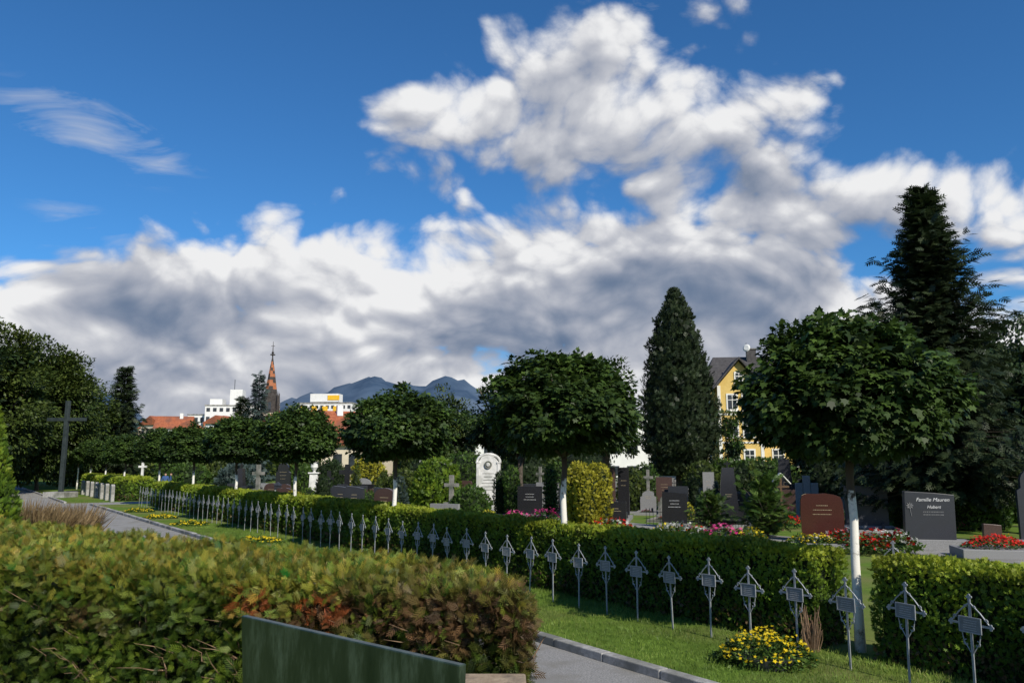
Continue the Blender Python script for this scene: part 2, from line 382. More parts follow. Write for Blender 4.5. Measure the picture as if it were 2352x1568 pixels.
for (dx,dz) in((0,1.105),(-.019,1.086),(.019,1.086)):
    b.tube([(dx,-.007,dz),(dx,.007,dz)],[.014,.014],8,ip)
b.box((0,-.012,.795),(.235,.008,.155),'iron_plate')
for s in(-1,1):
    b.box((s*.117,-.016,.795),(.011,.013,.166),ip); b.box((0,-.016,.795+s*.078),(.223,.013,.011),ip)
for i,z in enumerate((.84,.817,.79,.765,.742)):
    x=-.075+random.random()*.02
    while x<.065:
        l=random.uniform(.006,.014); b.box((x+l/2,-.0172,z),(l,.002,.006),'plate_letters'); x+=l+.006
cross=b.mesh('iron_grave_cross')
t=4.50; 
while t<51:
    o=place('iron_grave_cross',cross,(*R(9.2+random.uniform(-.02,.02),t),random.uniform(-.04,.015)),ROWROT+random.uniform(-.09,.09))
    o.rotation_euler[1]=random.uniform(-.03,.03); o.rotation_euler[0]=random.uniform(-.03,.03); t+=.742+random.uniform(-.02,.02)
place('iron_grave_cross',cross,(*R(9.2,3.76),0),ROWROT)
place('iron_grave_cross',cross,(*R(10.9,6.3),.3),ROWROT+.2)
# ------------------------------------------------------------------ globe maples
def maple_crown(o):
    C1=crown_centers(230,1.42,1.42,1.2,.75,3.45,.66,.12,o)
    C1[:,2]=np.maximum(C1[:,2],2.76+.12*rng.random(len(C1)))
    cen=np.array([0,0,3.1])
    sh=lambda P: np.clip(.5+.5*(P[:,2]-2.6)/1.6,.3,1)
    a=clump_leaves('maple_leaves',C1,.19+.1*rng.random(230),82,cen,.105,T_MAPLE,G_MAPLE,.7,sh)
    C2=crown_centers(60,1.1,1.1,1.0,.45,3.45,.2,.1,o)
    b_=clump_leaves('maple_inner',C2,.36,50,cen,.2,T_MAPLE,G_DARK,.4)  # darker palette: shade inside the crown is put into these leaves
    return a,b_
def maple_trunk(o):
    b=MB(); rr=random.Random(o)
    pts=[(rr.uniform(-.03,.03),rr.uniform(-.03,.03),z) for z in(0,.6,1.2,1.8,2.4,2.75)]; pts[0]=(0,0,-.1)
    b.tube(pts,[.08,.068,.062,.058,.056,.06],12,'limewashed_trunk')
    for i in range(9):
        a=i*2.4+rr.random(); l=rr.uniform(.9,1.25); up=rr.uniform(.35,1.4)
        b.tube([(0,0,2.6),(math.cos(a)*l*.45,math.sin(a)*l*.45,2.75+up*.45),(math.cos(a)*l,math.sin(a)*l,2.85+up)],[.04,.026,.008],6,'bark')
    return b.mesh('maple_trunk',True)
variants=[(maple_crown(i*3.1),maple_trunk(i)) for i in range(3)]
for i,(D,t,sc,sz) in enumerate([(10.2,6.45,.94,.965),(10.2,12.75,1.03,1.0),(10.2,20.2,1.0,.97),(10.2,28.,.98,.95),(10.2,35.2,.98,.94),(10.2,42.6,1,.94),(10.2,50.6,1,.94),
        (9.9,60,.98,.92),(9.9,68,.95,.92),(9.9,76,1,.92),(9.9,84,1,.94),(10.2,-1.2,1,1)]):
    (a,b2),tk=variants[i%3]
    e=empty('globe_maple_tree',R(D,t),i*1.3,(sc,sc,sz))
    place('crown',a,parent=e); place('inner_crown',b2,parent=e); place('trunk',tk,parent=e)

# ------------------------------------------------------------------ large foreground thuja hedge
Pn=[];Nn=[]
rear0=np.array([.04,5.95]); rear1=np.array([-9.2,12.6]); fr0=np.array([.04,5.05]); fr1=np.array([-9.2,8.5]); HZ=1.70
def top_z(p): return HZ+.02*vn(np.c_[p,np.zeros(len(p))],1.6)+.018*vn(np.c_[p,np.zeros(len(p))],5.,3)
n=22000; a=rng.random(n)**1.25; c=rng.random(n)
rp=rear0+np.outer(a,rear1-rear0); fp=fr0+np.outer(a,fr1-fr0); p=fp+(rp-fp)*c[:,None]
z=top_z(p)-.10*np.clip(1-a*25,0,1)**2-.05*np.clip(1-c*8,0,1)
Pn.append(np.c_[p,z]); Nn.append(np.tile([0,0,1.],(n,1)))
n=27000; a=rng.random(n)**1.35; z=.25+1.45*rng.random(n)**.8; p=fr0+np.outer(a,fr1-fr0); fd=unit((fr1-fr0)[None])[0]; fn=np.array([fd[1],-fd[0]]); fn=fn if fn[1]<0 else -fn
q=np.c_[p,z]; q[:,:2]-=fn*(np.clip((z-1.55)/.15,0,1)**2*.07)[:,None]
Pn.append(q); Nn.append(np.tile([fn[0],fn[1],.1],(n,1)))
n=5000; c=rng.random(n); z=.25+1.4*rng.random(n); p=fr0+np.outer(c,rear0-fr0); q=np.c_[p,z]; q[:,0]-=.1*np.clip((z-1.5)/.2,0,1)**2
Pn.append(q); Nn.append(np.tile([1.,0,.1],(n,1)))
P=np.concatenate(Pn); Nr=np.concatenate(Nn)
isT=Nr[:,2]>.9
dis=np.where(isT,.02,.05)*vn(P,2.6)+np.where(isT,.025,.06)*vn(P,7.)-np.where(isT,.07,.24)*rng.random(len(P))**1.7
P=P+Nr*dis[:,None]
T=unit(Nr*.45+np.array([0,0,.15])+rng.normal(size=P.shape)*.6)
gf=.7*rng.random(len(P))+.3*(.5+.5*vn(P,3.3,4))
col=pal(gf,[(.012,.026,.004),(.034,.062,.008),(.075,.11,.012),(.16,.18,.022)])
col*= (1-.7*np.clip(-dis/.2,0,1))[:,None]  # deeper fronds darkened: shade in the gaps is painted into the colour
gold=np.array([.25,.165,.026]); brown=np.array([.11,.062,.03]); orange=np.array([.26,.07,.022])
w=np.clip((P[:,2]-1.44)/.22,0,1)*.95*(.4+.6*rng.random(len(P))); w*=np.clip(.8+.5*vn(P,2.,7),.3,1); col=col*(1-w[:,None])+(gold*(.3+.85*rng.random((len(P),1)))+rng.random((len(P),1))*np.array([-.09,.02,0]))*w[:,None]  # gold-brown top fronds, with their sunlit brightness put into the colour
def patch(cx,cz,rx,rz_,colr,strength):
    global col
    d=((P[:,0]-cx)/rx)**2+((P[:,2]-cz)/rz_)**2; w=np.clip((1.3-d)*strength*np.clip(.6+.9*vn(P,5.),0,1),0,1)*(rng.random(len(P))>.3)
    col=col*(1-w[:,None])+colr*(.35+1.0*rng.random((len(P),1)))*w[:,None]
patch(-.6,1.47,.8,.22,brown,1.3); patch(-.12,1.35,.32,.42,brown,1.3); patch(-1.8,1.53,.22,.08,orange,1.5); patch(-1.28,1.49,.18,.11,orange,1.5); patch(-1.5,1.40,.5,.12,brown,1.0)
patch(-4.5,1.35,.5,.1,orange*.6,.9); patch(-3.2,1.3,.5,.15,brown,.8); patch(-6,1.4,1.2,.2,brown,.8)
e=empty('thuja_hedge',(0,0,0))
place('fronds',leafmesh('thuja_fronds',P,T,unit(Nr*.6+rng.normal(size=P.shape)*.7),.092*(.5+.9*rng.random(len(P))),T_FROND,col),parent=e)
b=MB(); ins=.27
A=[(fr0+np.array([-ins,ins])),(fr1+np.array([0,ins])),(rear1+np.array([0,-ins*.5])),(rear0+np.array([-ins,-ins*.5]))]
b.add([(q[0],q[1],0) for q in A]+[(q[0],q[1],HZ-.2) for q in A],[(0,3,2,1),(4,5,6,7),(0,1,5,4),(1,2,6,5),(2,3,7,6),(3,0,4,7)],'foliage_core'); b.obj('dark_hedge_core',parent=e)  # solid dark block added behind the fronds to stand for inner shade
b=MB()
for i in range(170):
    a=random.random()**1.4; p=fr0+a*(fr1-fr0); z=random.uniform(.5,1.35)
    if random.random()<.4: p=fr0+random.choice([.22,.27,.36,.05])*(fr1-fr0)+np.array([random.uniform(-.15,.15),0]); z=random.uniform(.5,1.15)
    s=np.array([p[0]-fn[0]*.12,p[1]-fn[1]*.12,z]); d=np.array([fn[0]*.25+random.uniform(-.6,.6),fn[1]*.25,random.uniform(.1,.9)]); d/=np.linalg.norm(d); l=random.uniform(.12,.34)
    m1=s+d*l*.35+np.array([random.uniform(-.03,.03),random.uniform(-.06,0),random.uniform(-.02,.02)]); m2=s+d*l*.7+np.array([random.uniform(-.04,.04),random.uniform(-.06,0),random.uniform(-.02,.02)]); e2=s+d*l+np.array([fn[0]*.1,fn[1]*.1,random.uniform(-.03,.05)])
    b.tube([s,m1,m2,e2],[.007,.005,.003,.001],5,'dead_twig')
b.obj('bare_twigs',parent=e)
b=MB(); b.box((-.22,4.72,.62),(.55,.22,1.22),'sandstone'); b.box((-.22,4.72,1.26),(.6,.28,.06),'sandstone'); b.obj('stone_pillar',bevel=.012)
A_=Vector((-.885,2.74,0)); B_=Vector((-.122,2.09,0)); L_=(B_-A_).length; ang=math.atan2(B_.y-A_.y,B_.x-A_.x)
b=MB(); b.prism([(0,2.0),(.10,1.18),(L_-.03,1.18),(L_,2.0)],-.012,.012,'patina_metal')
b.box((L_/2,.04,.65),(.08,.05,1.3),'dark_steel'); b.box((L_/2,.04,.01),(.4,.3,.02),'dark_steel')
b.obj('patinated_metal_board',(A_.x,A_.y,0),ang,bevel=.003)

# ------------------------------------------------------------------ flowers & small plants
def flowerbed(name,loc,rx,ry,h,cols,nl=500,nf=160,fs=.05,ls=.07,leafpal=G_MID,rz=0):
    def dome(n,k=1.0):
        a=rng.random(n)*6.283; r=np.sqrt(rng.random(n)); z=h*np.sqrt(np.clip(1-r**2*.9,0,1))*(k+.2*(rng.random(n)-.5))
        return np.stack([np.cos(a)*r*rx,np.sin(a)*r*ry,z*(.8+.3*vn(np.stack([np.cos(a)*r*3,np.sin(a)*r*3,z],1),2.))],1)
    e=empty(name,loc,rz); Pl=dome(nl,.85); Pl[:,2]*=rng.random(nl)**.4
    place('leaves',leafmesh(name,Pl,unit(Pl*[1,1,.5]+rng.normal(size=Pl.shape)*.3),unit(np.array([0,0,1.])+rng.normal(size=Pl.shape)*.6),ls*(.6+.8*rng.random(nl)),T_LEAF,pal(rng.random(nl),leafpal)),parent=e)
    Pf=dome(nf,1.02); ci=rng.integers(0,len(cols),nf); c=np.array(cols)[ci]*(.8+.4*rng.random((nf,1)))
    place('blossoms',leafmesh(name,Pf,rdir(nf)*[1,1,.3],unit(np.array([-.1,-.6,.9])+rng.normal(size=Pf.shape)*.35),fs*(.7+.6*rng.random(nf)),T_STAR,c,'petals'),parent=e)
    return e
YEL=[(.75,.55,.01),(.8,.62,.03)]; PINK=[(.65,.04,.22),(.7,.10,.3)]; RED=[(.6,.01,.01),(.7,.03,.02)]; WHT=[(.75,.75,.7)]; PUR=[(.3,.05,.4)]
e=flowerbed('yellow_flower_shrub',(*B(.303,10.45),0),.60,.42,.42,YEL,2200,210,.06,.055,G_MID,rz=-.3)
b=MB(); b.tube([(0,0,0),(0,0,.13)],[.36,.42],20,'granite_dark'); b.obj('planter_bowl',parent=e)
for (D,t) in((8.2,25.5),(8.0,39),(8.1,44.5),(8.1,34)):
    flowerbed('yellow_flower_bed',(*R(D,t),0),.75,.5,.2,YEL,500,130,.09,.10)
b=MB(); c=R(9.7,6.85)
for i in range(60):
    a=random.random()*6.28; l=random.uniform(.25,.6); r0=random.uniform(0,.1)
    b.tube([(math.cos(a)*r0,math.sin(a)*r0,0),(math.cos(a)*(r0+.05),math.sin(a)*(r0+.05),l*.6),(math.cos(a)*(r0+.12*random.random()),math.sin(a)*(r0+.1),l)],[.008,.006,.003],4,'dead_twig')
b.obj('dry_shrub',c)
def grass_tuft(loc,n=900,h=1.25,sp=.9):
    a=rng.random(n)*6.283; r=rng.random(n)*.5; P=np.stack([np.cos(a)*r,np.sin(a)*r,np.zeros(n)],1)
    T=unit(np.stack([np.cos(a)*sp*.4,np.sin(a)*sp*.4,np.ones(n)],1)+rng.normal(size=(n,3))*.2)
    place('fountain_grass',leafmesh('fountain_grass',P,T,rdir(n),h*(.6+.5*rng.random(n)),T_BLADE*np.array([1,.3,1.3]),pal(rng.random(n),[(.08,.05,.025),(.15,.11,.055),(.24,.17,.09)])),loc)
for r_,d,h in((-.575,24,1.25),(-.55,24.5,1.1),(-.60,24,1.4),(-.535,26,1.2)): grass_tuft(B(r_,d),h=h)

# ------------------------------------------------------------------ gravestones
def outline(kind,w,h):
    x=w/2
    if kind=='round': return [(-x,0),(x,0),(x,h*.78)]+[(x*math.cos(a),h*.78+h*.22*math.sin(a)) for a in np.linspace(.15,math.pi-.15,11)]+[(-x,h*.78)]
    if kind=='wave': return [(-x,0),(x,0),(x*1.04,h*.5),(x*1.0,h*.8),(x*.9,h*.92),(x*.6,h*.97),(x*.2,h),(-x*.3,h*.985),(-x*.7,h*.99),(-x*.92,h*.95),(-x*1.0,h*.85),(-x*1.04,h*.55)]
    if kind=='gable': return [(-x,0),(x,0),(x,h*.85),(0,h),(-x,h*.85)]
    if kind=='slant': return [(-x,0),(x*.97,0),(x,h*.93),(x*.2,h*.97),(-x*.93,h)]
    if kind=='shoulder': return [(-x,0),(x,0),(x,h*.7),(x*.72,h*.74),(x*.72,h*.84)]+[(x*.72*math.cos(a),h*.84+h*.16*math.sin(a)) for a in np.linspace(.2,math.pi-.2,8)]+[(-x*.72,h*.84),(-x*.72,h*.74),(-x,h*.7)]
    return [(-x,0),(x,0),(x,h),(-x,h)]
def stone_mesh(kind,w,h,mat,plinth='granite_grey',letters='gold_letters',bed=True,th=.16):
    b=MB(); ph=.16
    b.box((0,0,ph/2),(w+.26,th+.26,ph),plinth)
    if kind=='obelisk':
        b.box((0,0,ph+.2),(w,w*.8,.4),mat); b.box((0,0,ph+.46),(w*.8,w*.62,.12),mat); b.box((0,0,ph+.52+(h-.9)/2),(w*.6,w*.46,h-.9),mat,taper=.62)
        hh=ph+.52+h-.9; b.box((0,0,hh+.10),(.07,.07,.3),mat); b.box((0,0,hh+.15),(.24,.06,.06),mat); top=None; fy=-w*.29
    elif kind=='cross':
        b.box((0,0,ph+h*.2),(w,th*1.4,h*.4),mat,taper=.85); b.box((0,0,ph+h*.7),(w*.22,th,h*.6),mat); b.box((0,0,ph+h*.78),(w*.8,th*.96,w*.2),mat); fy=-th*.66
    elif kind=='triple':
        for s in(-1,0,1):
            hh=h*(1 if s==0 else .82); b.prism([(p[0]+s*w*.34,p[1]+ph) for p in outline('flat',w*.32,hh)],-th/2,th/2-.004*abs(s),mat)
        fy=-th/2
    else:
        b.prism([(p[0],p[1]+ph) for p in outline(kind,w,h)],-th/2,th/2,mat); fy=-th/2
    if letters:
        for i in range(random.randint(2,4)):
            z=ph+h*(.72 if kind!='cross' else .32)-i*h*.1
            if kind in('obelisk',): z=ph+h*.42-i*.08
            wl=w*random.uniform(.25,.5)*(.5 if kind in('obelisk','triple') else 1); x=-wl/2
            while x<wl/2:
                l=random.uniform(.012,.035); b.box((x+l/2,fy-.004,z),(l,.005,.018),letters); x+=l+.014
    if bed:
        L2=1.7; ww=w+.1
        for s in(-1,1): b.box((s*(ww/2+.04),-th-.1-L2/2,.07),(.09,L2,.14),plinth)
        b.box((0,-th-.1-L2-.04,.072),(ww+.16,.09,.144),plinth)
        b.box((0,-th-.1-L2/2,.03),(ww-.02,L2-.01,.08),'soil')
        b.box((w*.3,-th-.3,.17),(.1,.1,.2),'granite_dark'); b.box((w*.3,-th-.3,.29),(.13,.13,.04),'granite_dark',taper=.4)
    return b.mesh('gravestone')
GR=-.22
def stone(name,r_,d,kind,w,h,mat,rz=GR,letters='gold_letters',plinth='granite_grey',th=.16,bed=True):
    e=place(name,stone_mesh(kind,w,h,mat,plinth,letters,bed,th),(*B(r_,d),0),rz,bevel=.012); return e
stone('red_granite_gravestone',.381,25.8,'wave',1.25,1.36,'granite_red')
e=empty('family_gravestone',(*B(.512,23.6),0),-.20)
b=MB(); b.box((.12,0,.15),(1.75,.5,.30),'granite_grey'); b.prism([(p[0],p[1]+.3) for p in outline('slant',1.38,1.36)],-.12,.12,'granite_dark'); b.obj('slab',parent=e,bevel=.012)
def text(s,x,z,size,par,y=-.127,mat='white_letters',shear=.0):
    c=bpy.data.curves.new('inscription','FONT'); c.body=s; c.size=size; c.extrude=.003; c.align_x='CENTER'; c.shear=shear
    o=bpy.data.objects.new('inscription',c); COL.objects.link(o); c.materials.append(MATS[mat]); o.parent=par; o.location=(x,y,z); o.rotation_euler=(math.pi/2,0,0)
text('Familie Mauren',.10,1.38,.145,e,shear=.3); text('Hubert',.12,1.18,.125,e,shear=.3)
b=MB()
for z in (1.08,1.0):
    x=-.15
    while x<.4:
        l=random.uniform(.012,.035); b.box((x,-.124,z),(l,.005,.022),'granite_grey'); x+=l+.02
for i in range(8):
    a=i*math.pi/4; b.tube([(-.52+.02*math.cos(a),-.13,1.25+.02*math.sin(a)),(-.52+.09*math.cos(a),-.135,1.25+.09*math.sin(a))],[.010,.017],5,'granite_grey')
b.tube([(-.52,-.13,1.15),(-.49,-.13,.95)],[.008,.008],4,'granite_grey'); b.obj('carved_rose',parent=e)
stone('black_obelisk_tomb',.267,33,'obelisk',1.25,2.5,'granite_black')
stone('black_gravestone',.200,31.5,'slant',.98,1.2,'granite_black',letters='white_letters')
stone('grey_gravestone',.243,44,'flat',.6,1.8,'granite_grey')
stone('grey_stele_tomb',.364,35.5,'triple',.95,1.75,'granite_grey',letters=None)
stone('black_statue_tomb',.337,46,'obelisk',1.5,2.9,'granite_black')
stone('black_gravestone',.022,37,'flat',1.12,1.25,'granite_black',letters='white_letters')
stone('dark_gravestone',-.283,56,'shoulder',1.1,2.3,'granite_black')
stone('dark_gravestone',-.204,50,'cross',1.3,2.2,'granite_black')
stone('grey_gravestone',-.186,48,'round',1.2,1.4,'granite_grey')
stone('grey_gravestone',-.306,52,'flat',1.0,1.0,'granite_grey')
stone('brown_gravestone',.120,36,'flat',.55,2.1,'granite_brown'); stone('brown_gravestone',.138,36.5,'flat',.5,2.1,'granite_black')
stone('black_gravestone',.128,30,'flat',.75,.9,'granite_black')
stone('wide_gravestone',.436,30.5,'flat',1.5,1.45,'granite_dark'); stone('brown_gravestone',.476,38,'shoulder',.95,2.1,'granite_brown')
stone('white_stele_tomb',.597,38,'shoulder',.78,2.4,'marble_white',letters='granite_dark')
stone('dark_gravestone',.640,25,'shoulder',.8,2.1,'granite_dark'); stone('grey_gravestone',.62,40,'round',.6,1.6,'marble_white',letters=None)
stone('small_gravestone',.588,24,'slant',.5,.55,'granite_brown',letters=None,bed=False)
stone('brown_gravestone',.188,46,'flat',.9,1.5,'granite_brown')
b=MB(); w,h=1.25,2.75
b.box((0,0,.15),(1.6,.7,.3),'marble_white'); b.box((0,0,.42),(1.42,.55,.24),'marble_white')
b.prism([(p[0],p[1]+.54) for p in outline('round',1.1,2.3)],-.16,.16,'marble_white')
for s in(-1,1):
    b.box((s*.56,0,1.5),(.14,.4,1.9),'marble_white'); b.box((s*.56,0,2.48),(.2,.44,.08),'marble_white')
pts=[(.62*math.cos(a),-.02,2.5+.42*math.sin(a)) for a in np.linspace(0,math.pi,14)]; b.tube(pts,.07,8,'marble_white')
b.tube([(0,-.17,2.36),(0,-.24,2.36)],[.2,.2],16,'stone_old'); b.tube([(0,-.2,2.36),(0,-.29,2.36)],[.14,.08],12,'marble_white')
for i in range(6): b.box((0,-.164,1.9-i*.17),(random.uniform(.4,.7),.008,.03),'stone_old')
b.obj('white_monument',(*B(-.029,43),0),-.1,bevel=.02)
b=MB(); b.box((0,0,.2),(1.0,.8,.4),'marble_white'); b.box((0,0,.5),(.8,.6,.2),'marble_white'); b.box((0,0,1.15),(.6,.45,1.1),'marble_white',taper=.9); b.box((0,0,1.75),(.75,.55,.1),'marble_white')
b.tube([(0,0,1.8),(0,0,1.88),(0,0,1.95),(0,0,2.15),(0,0,2.35),(0,0,2.42),(0,0,2.5),(0,0,2.6)],[.14,.07,.12,.26,.22,.1,.12,.02],14,'marble_white'); b.obj('white_urn_monument',(*B(-.245,56),0),0,bevel=.015)
b=MB(); b.box((0,0,.2),(.6,.6,.4),'marble_white'); b.box((0,0,.9),(.16,.16,1.1),'marble_white'); b.box((0,0,1.3),(.62,.155,.15),'marble_white'); b.box((0,0,1.55),(.155,.15,.3),'marble_white'); b.box((0,0,-.4),(.8,.8,.9),'stone_old'); b.obj('white_cross_monument',(*B(-.458,62),.85),0,bevel=.015)
b=MB(); b.box((0,0,1.0),(.08,.07,2.0),'wood_dark'); b.box((0,0,1.6),(.6,.066,.08),'wood_dark')
for s in(-1,1):
    M=Matrix.Translation((s*.18,0,1.9))@Matrix.Rotation(s*.85,4,'Y'); b.box((0,0,0),(.52,.22,.03),'trim_white',M=M)
b.obj('roofed_wooden_cross',(*B(.332,30),0),-.1,bevel=.004)
vars_=[]
for k,(kd,mt) in enumerate([('flat','granite_black'),('slant','granite_dark'),('round','granite_grey'),('shoulder','stone_old'),('cross','granite_black'),('wave','granite_brown'),
        ('gable','granite_red'),('obelisk','granite_black'),('flat','granite_dark'),('flat','granite_grey'),('round','granite_brown'),('cross','stone_old'),('flat','granite_dark'),('shoulder','granite_grey')]):
    hh=random.uniform(.9,1.3) if kd not in('obelisk','cross') else random.uniform(1.7,2.2)
    vars_.append(stone_mesh(kd,random.uniform(.75,1.15),hh,mt,'granite_grey' if mt!='stone_old' else 'stone_old','white_letters' if 'black' in mt else 'gold_letters'))
# forged grave cross & pillar lantern variants
b=MB(); b.box((0,0,.2),(.5,.35,.4),'stone_old'); b.box((0,0,1.0),(.05,.04,1.3),'granite_black'); b.box((0,0,1.25),(.6,.038,.05),'granite_black'); b.tube([(.16*math.cos(a),0,1.25+.16*math.sin(a)) for a in np.linspace(0,2*math.pi,14)],.012,5,'granite_black'); vars_.append(b.mesh('gravestone'))
b=MB(); b.box((0,0,.1),(.6,.6,.2),'granite_grey'); b.box((0,0,.6),(.2,.2,.8),'marble_white'); b.box((0,0,1.1),(.24,.24,.2),'granite_dark'); b.box((0,0,1.28),(.3,.3,.16),'granite_dark',taper=.15); vars_.append(b.mesh('gravestone'))
key=[(.381,25.8),(.512,23.6),(.267,33),(.2,31.5),(.364,35.5),(.022,37),(.436,30.5),(-.029,43),(.597,38),(.093,32),(-.0925,42),(-.245,56),(.12,36),(.45,23),(.594,22),(.332,30),(.128,30),(.64,25)]
placed=[]; greens=[]
for D in np.arange(14.2,80,2.9):
    for t in np.arange(-8,51,1.6):
        x,y=R(D+random.uniform(-.25,.25),t+random.uniform(-.3,.3))
        if y<24 or y>92: continue
        r_=x/y
        if abs(r_)>.75: continue
        if abs(D-22.8)<1.5 or abs(D-38.8)<1.5: continue
        if any(abs(r_-kr)*y<1.5 and y-kd>-8 and y-kd<3 for kr,kd in key): continue
        if y<34 and random.random()<.52: continue
        if random.random()<.24:
            if y>30: greens.append((x,y))
            continue
        placed.append((x,y))
        if random.random()<.28: greens.append((x+.9,y+.5))
        sc=random.uniform(.8,1.1)
        nm='gravestone'; v=random.choice(vars_)
        place(nm,v,(x,y,0),GR*1.6+random.choice([0,0,0,.1,-.1,math.pi])+random.uniform(-.08,.08),sc=(sc,sc,sc*random.uniform(.9,1.12)))
fdefs=[]
for cols in (PINK,RED,WHT+YEL,YEL,PUR+PINK,RED+WHT,WHT):
    e=flowerbed('grave_flowers',(0,0,-0),.45,.4,.32,cols,260,90,.075,.09); ch=list(e.children); fdefs.append([(c.name.split('.')[0],c.data) for c in ch]); 
    for c in ch: bpy.data.objects.remove(c)
    bpy.data.objects.remove(e)
def grave_flowers(x,y,k,sc=1,z=.06):
    e=empty('grave_flowers',(x,y,z),random.random()*6,sc)
    for nm,me in fdefs[k]: place(nm,me,parent=e)
for (x,y) in placed:
    if random.random()<.66:
        grave_flowers(x-.25,y-.9,random.randrange(7),random.uniform(.6,1.2))
for r_,d,k,sc in((.004,33,0,1.6),(.041,33,0,1.8),(.124,28,5,1.8),(.205,26.5,6,1.6),(.222,26.5,5,1.4),(.258,25.5,0,1.7),(.29,25,3,1.4),(.452,22.6,5,2.0),(.468,22.8,6,1.7),(.440,22.3,1,1.3),(.404,24.4,5,1.5),(.42,24,1,1.4),(.375,24.3,2,1.1),
    (.353,24.5,3,1.),(.19,27.0,3,1.3),(.6,24.5,2,1),(.24,26.,6,1.2),(.34,31,1,1.3),(.36,32,1,1.2),(.42,31,1,1.1),(.10,29.5,1,1.2)):
    grave_flowers(r_*d,d,k,sc)
flowerbed('red_begonia_bed',(*B(.590,21.8),.22),.85,.5,.34,RED,700,420,.075,.08)
b=MB(); b.box((0,0,.12),(1.9,1.2,.24),'granite_grey'); b.obj('grave_border',(*B(.590,21.8),0),GR,bevel=.015)
b=MB()
for i in range(22):
    b.box((i*.14,0,.3),(.018,.018,.6),'granite_black'); b.tube([(i*.14,0,.6),(i*.14,0,.68)],[.018,.002],5,'granite_black')
b.box((1.47,0,.5),(3.0,.014,.02),'granite_black'); b.box((1.47,0,.15),(3.0,.014,.02),'granite_black')
fm=b.mesh('low_iron_fence')
place('low_iron_fence',fm,(*B(.165,33),0),-.1); place('low_iron_fence',fm,(*B(.215,28.6),0),-.1,sc=(.7,.7,.7)); place('low_iron_fence',fm,(*B(-.12,40),0),.1)

# ------------------------------------------------------------------ shrubs
dome=lambda R_:(lambda h:R_*math.sqrt(max(0,1-(max(h-.35,0)/.65)**2))*(.85+.15*min(1,h/.35)))
cone=lambda R_:(lambda h:R_*(1-h)**.75*min(1,.6+h*3))
col_=lambda R_:(lambda h:R_*math.sqrt(max(0,1-(max(h-.7,0)/.3)**2))*(.75+.25*min(1,h/.3)))
for (nm,r_,d,H,R_,pf,pc,n,s) in [
  ('round_bush',-.0925,40,2.65,1.2,dome,G_HEDGE,3800,.2),('round_bush',-.050,33,1.5,.8,dome,G_MID,1600,.16),('round_bush',-.135,43,2.1,.9,dome,G_OLIVE,1600,.18),
  ('golden_thuja_bush',.083,30.3,2.45,.50,col_,G_GOLD,2600,.13),('golden_thuja_bush',.105,30,2.45,.52,col_,G_GOLD,2600,.13),('golden_thuja_bush',.094,29.7,2.2,.45,col_,G_GOLD,2000,.13),
  ('golden_bush',-.172,54,2.7,.9,dome,G_GOLD,1800,.2),('golden_bush',-.186,56,2.9,.7,dome,G_GOLD,1500,.2),('boxwood_cone',-.158,44,2.0,.8,cone,G_OLIVE,1500,.15),
  ('columnar_thuja',0.0,39,2.3,.35,col_,G_MID,900,.15),('columnar_thuja',.048,39,2.3,.3,col_,G_MID,900,.15),('columnar_thuja',-.012,40,2.0,.4,col_,G_DARK,900,.15),
  ('dark_bush',.545,31,1.75,1.2,dome,G_MID,2200,.16),('dark_bush',.50,31.5,1.6,1.0,dome,G_OLIVE,2000,.16),('dark_bush',.575,31,1.5,1.1,dome,G_MID,2000,.16),
  ('round_bush',.147,41,2.2,.7,dome,G_OLIVE,1400,.17),('round_bush',.06,44,2.4,.9,dome,G_MID,1400,.18),('round_bush',.165,48,2.4,.8,dome,G_MID,1200,.18),
  ('juniper_bush',-.336,60,2.3,1.7,dome,G_BLUE,1800,.3),('round_bush',-.40,62,2.4,1.6,dome,G_MID,1600,.25),('round_bush',-.365,64,2.6,1.0,dome,G_OLIVE,1400,.25),
  ('columnar_thuja',-.425,66,3.2,.9,col_,G_MID,1400,.25),('round_bush',-.26,60,2.3,1.1,dome,G_MID,1400,.25),('round_bush',-.225,57,2.6,1.2,dome,G_DARK,1400,.25),
  ('round_bush',.29,44,2.3,1.2,dome,G_DARK,1600,.2),('dark_hedge_bush',.31,60,2.7,2.4,col_,G_MID,2600,.3),('dark_hedge_bush',.265,62,2.6,2.0,col_,G_MID,2400,.3),('round_bush',.395,44,3.0,1.5,dome,G_DARK,1600,.22),
  ('round_bush',.235,52,2.5,1.1,dome,G_OLIVE,1400,.22),('dark_hedge_bush',.53,44,3.8,2.6,col_,G_DARK,2600,.3),('dark_hedge_bush',.60,47,4.0,3.0,col_,G_DARK,2800,.3),('dark_hedge_bush',.46,48,3.6,2.4,col_,G_DARK,2600,.3),
  ('round_bush',.625,34,1.5,.9,dome,G_MID,1400,.18),('round_bush',-.11,52,2.7,1.3,dome,G_DARK,1400,.25),('round_bush',-.06,58,3.2,1.7,dome,G_MID,1500,.25),('round_bush',.015,56,3.3,1.9,dome,G_DARK,1500,.25),('round_bush',.09,58,3.5,2.2,dome,G_DARK,1500,.25)]:
    shrub(nm,B(r_,d),pf(R_),H,n,s,pc,up=.5)
sv=[('grave_shrub',shrub_meshes('gs',dome(.55),.9,500,.13,G_MID,up=.5)),('boxwood_ball',shrub_meshes('bb',dome(.4),.75,500,.09,G_HEDGE,up=.4)),('dwarf_conifer',shrub_meshes('dc',cone(.42),1.5,500,.13,G_BLUE,up=.8)),
    ('dwarf_conifer',shrub_meshes('dd',cone(.35),1.8,500,.13,G_OLIVE,up=.8)),('golden_shrub',shrub_meshes('gg',dome(.45),.8,500,.11,G_GOLD,up=.5)),('columnar_thuja',shrub_meshes('ct',col_(.3),1.7,600,.12,G_DARK,up=.9))]
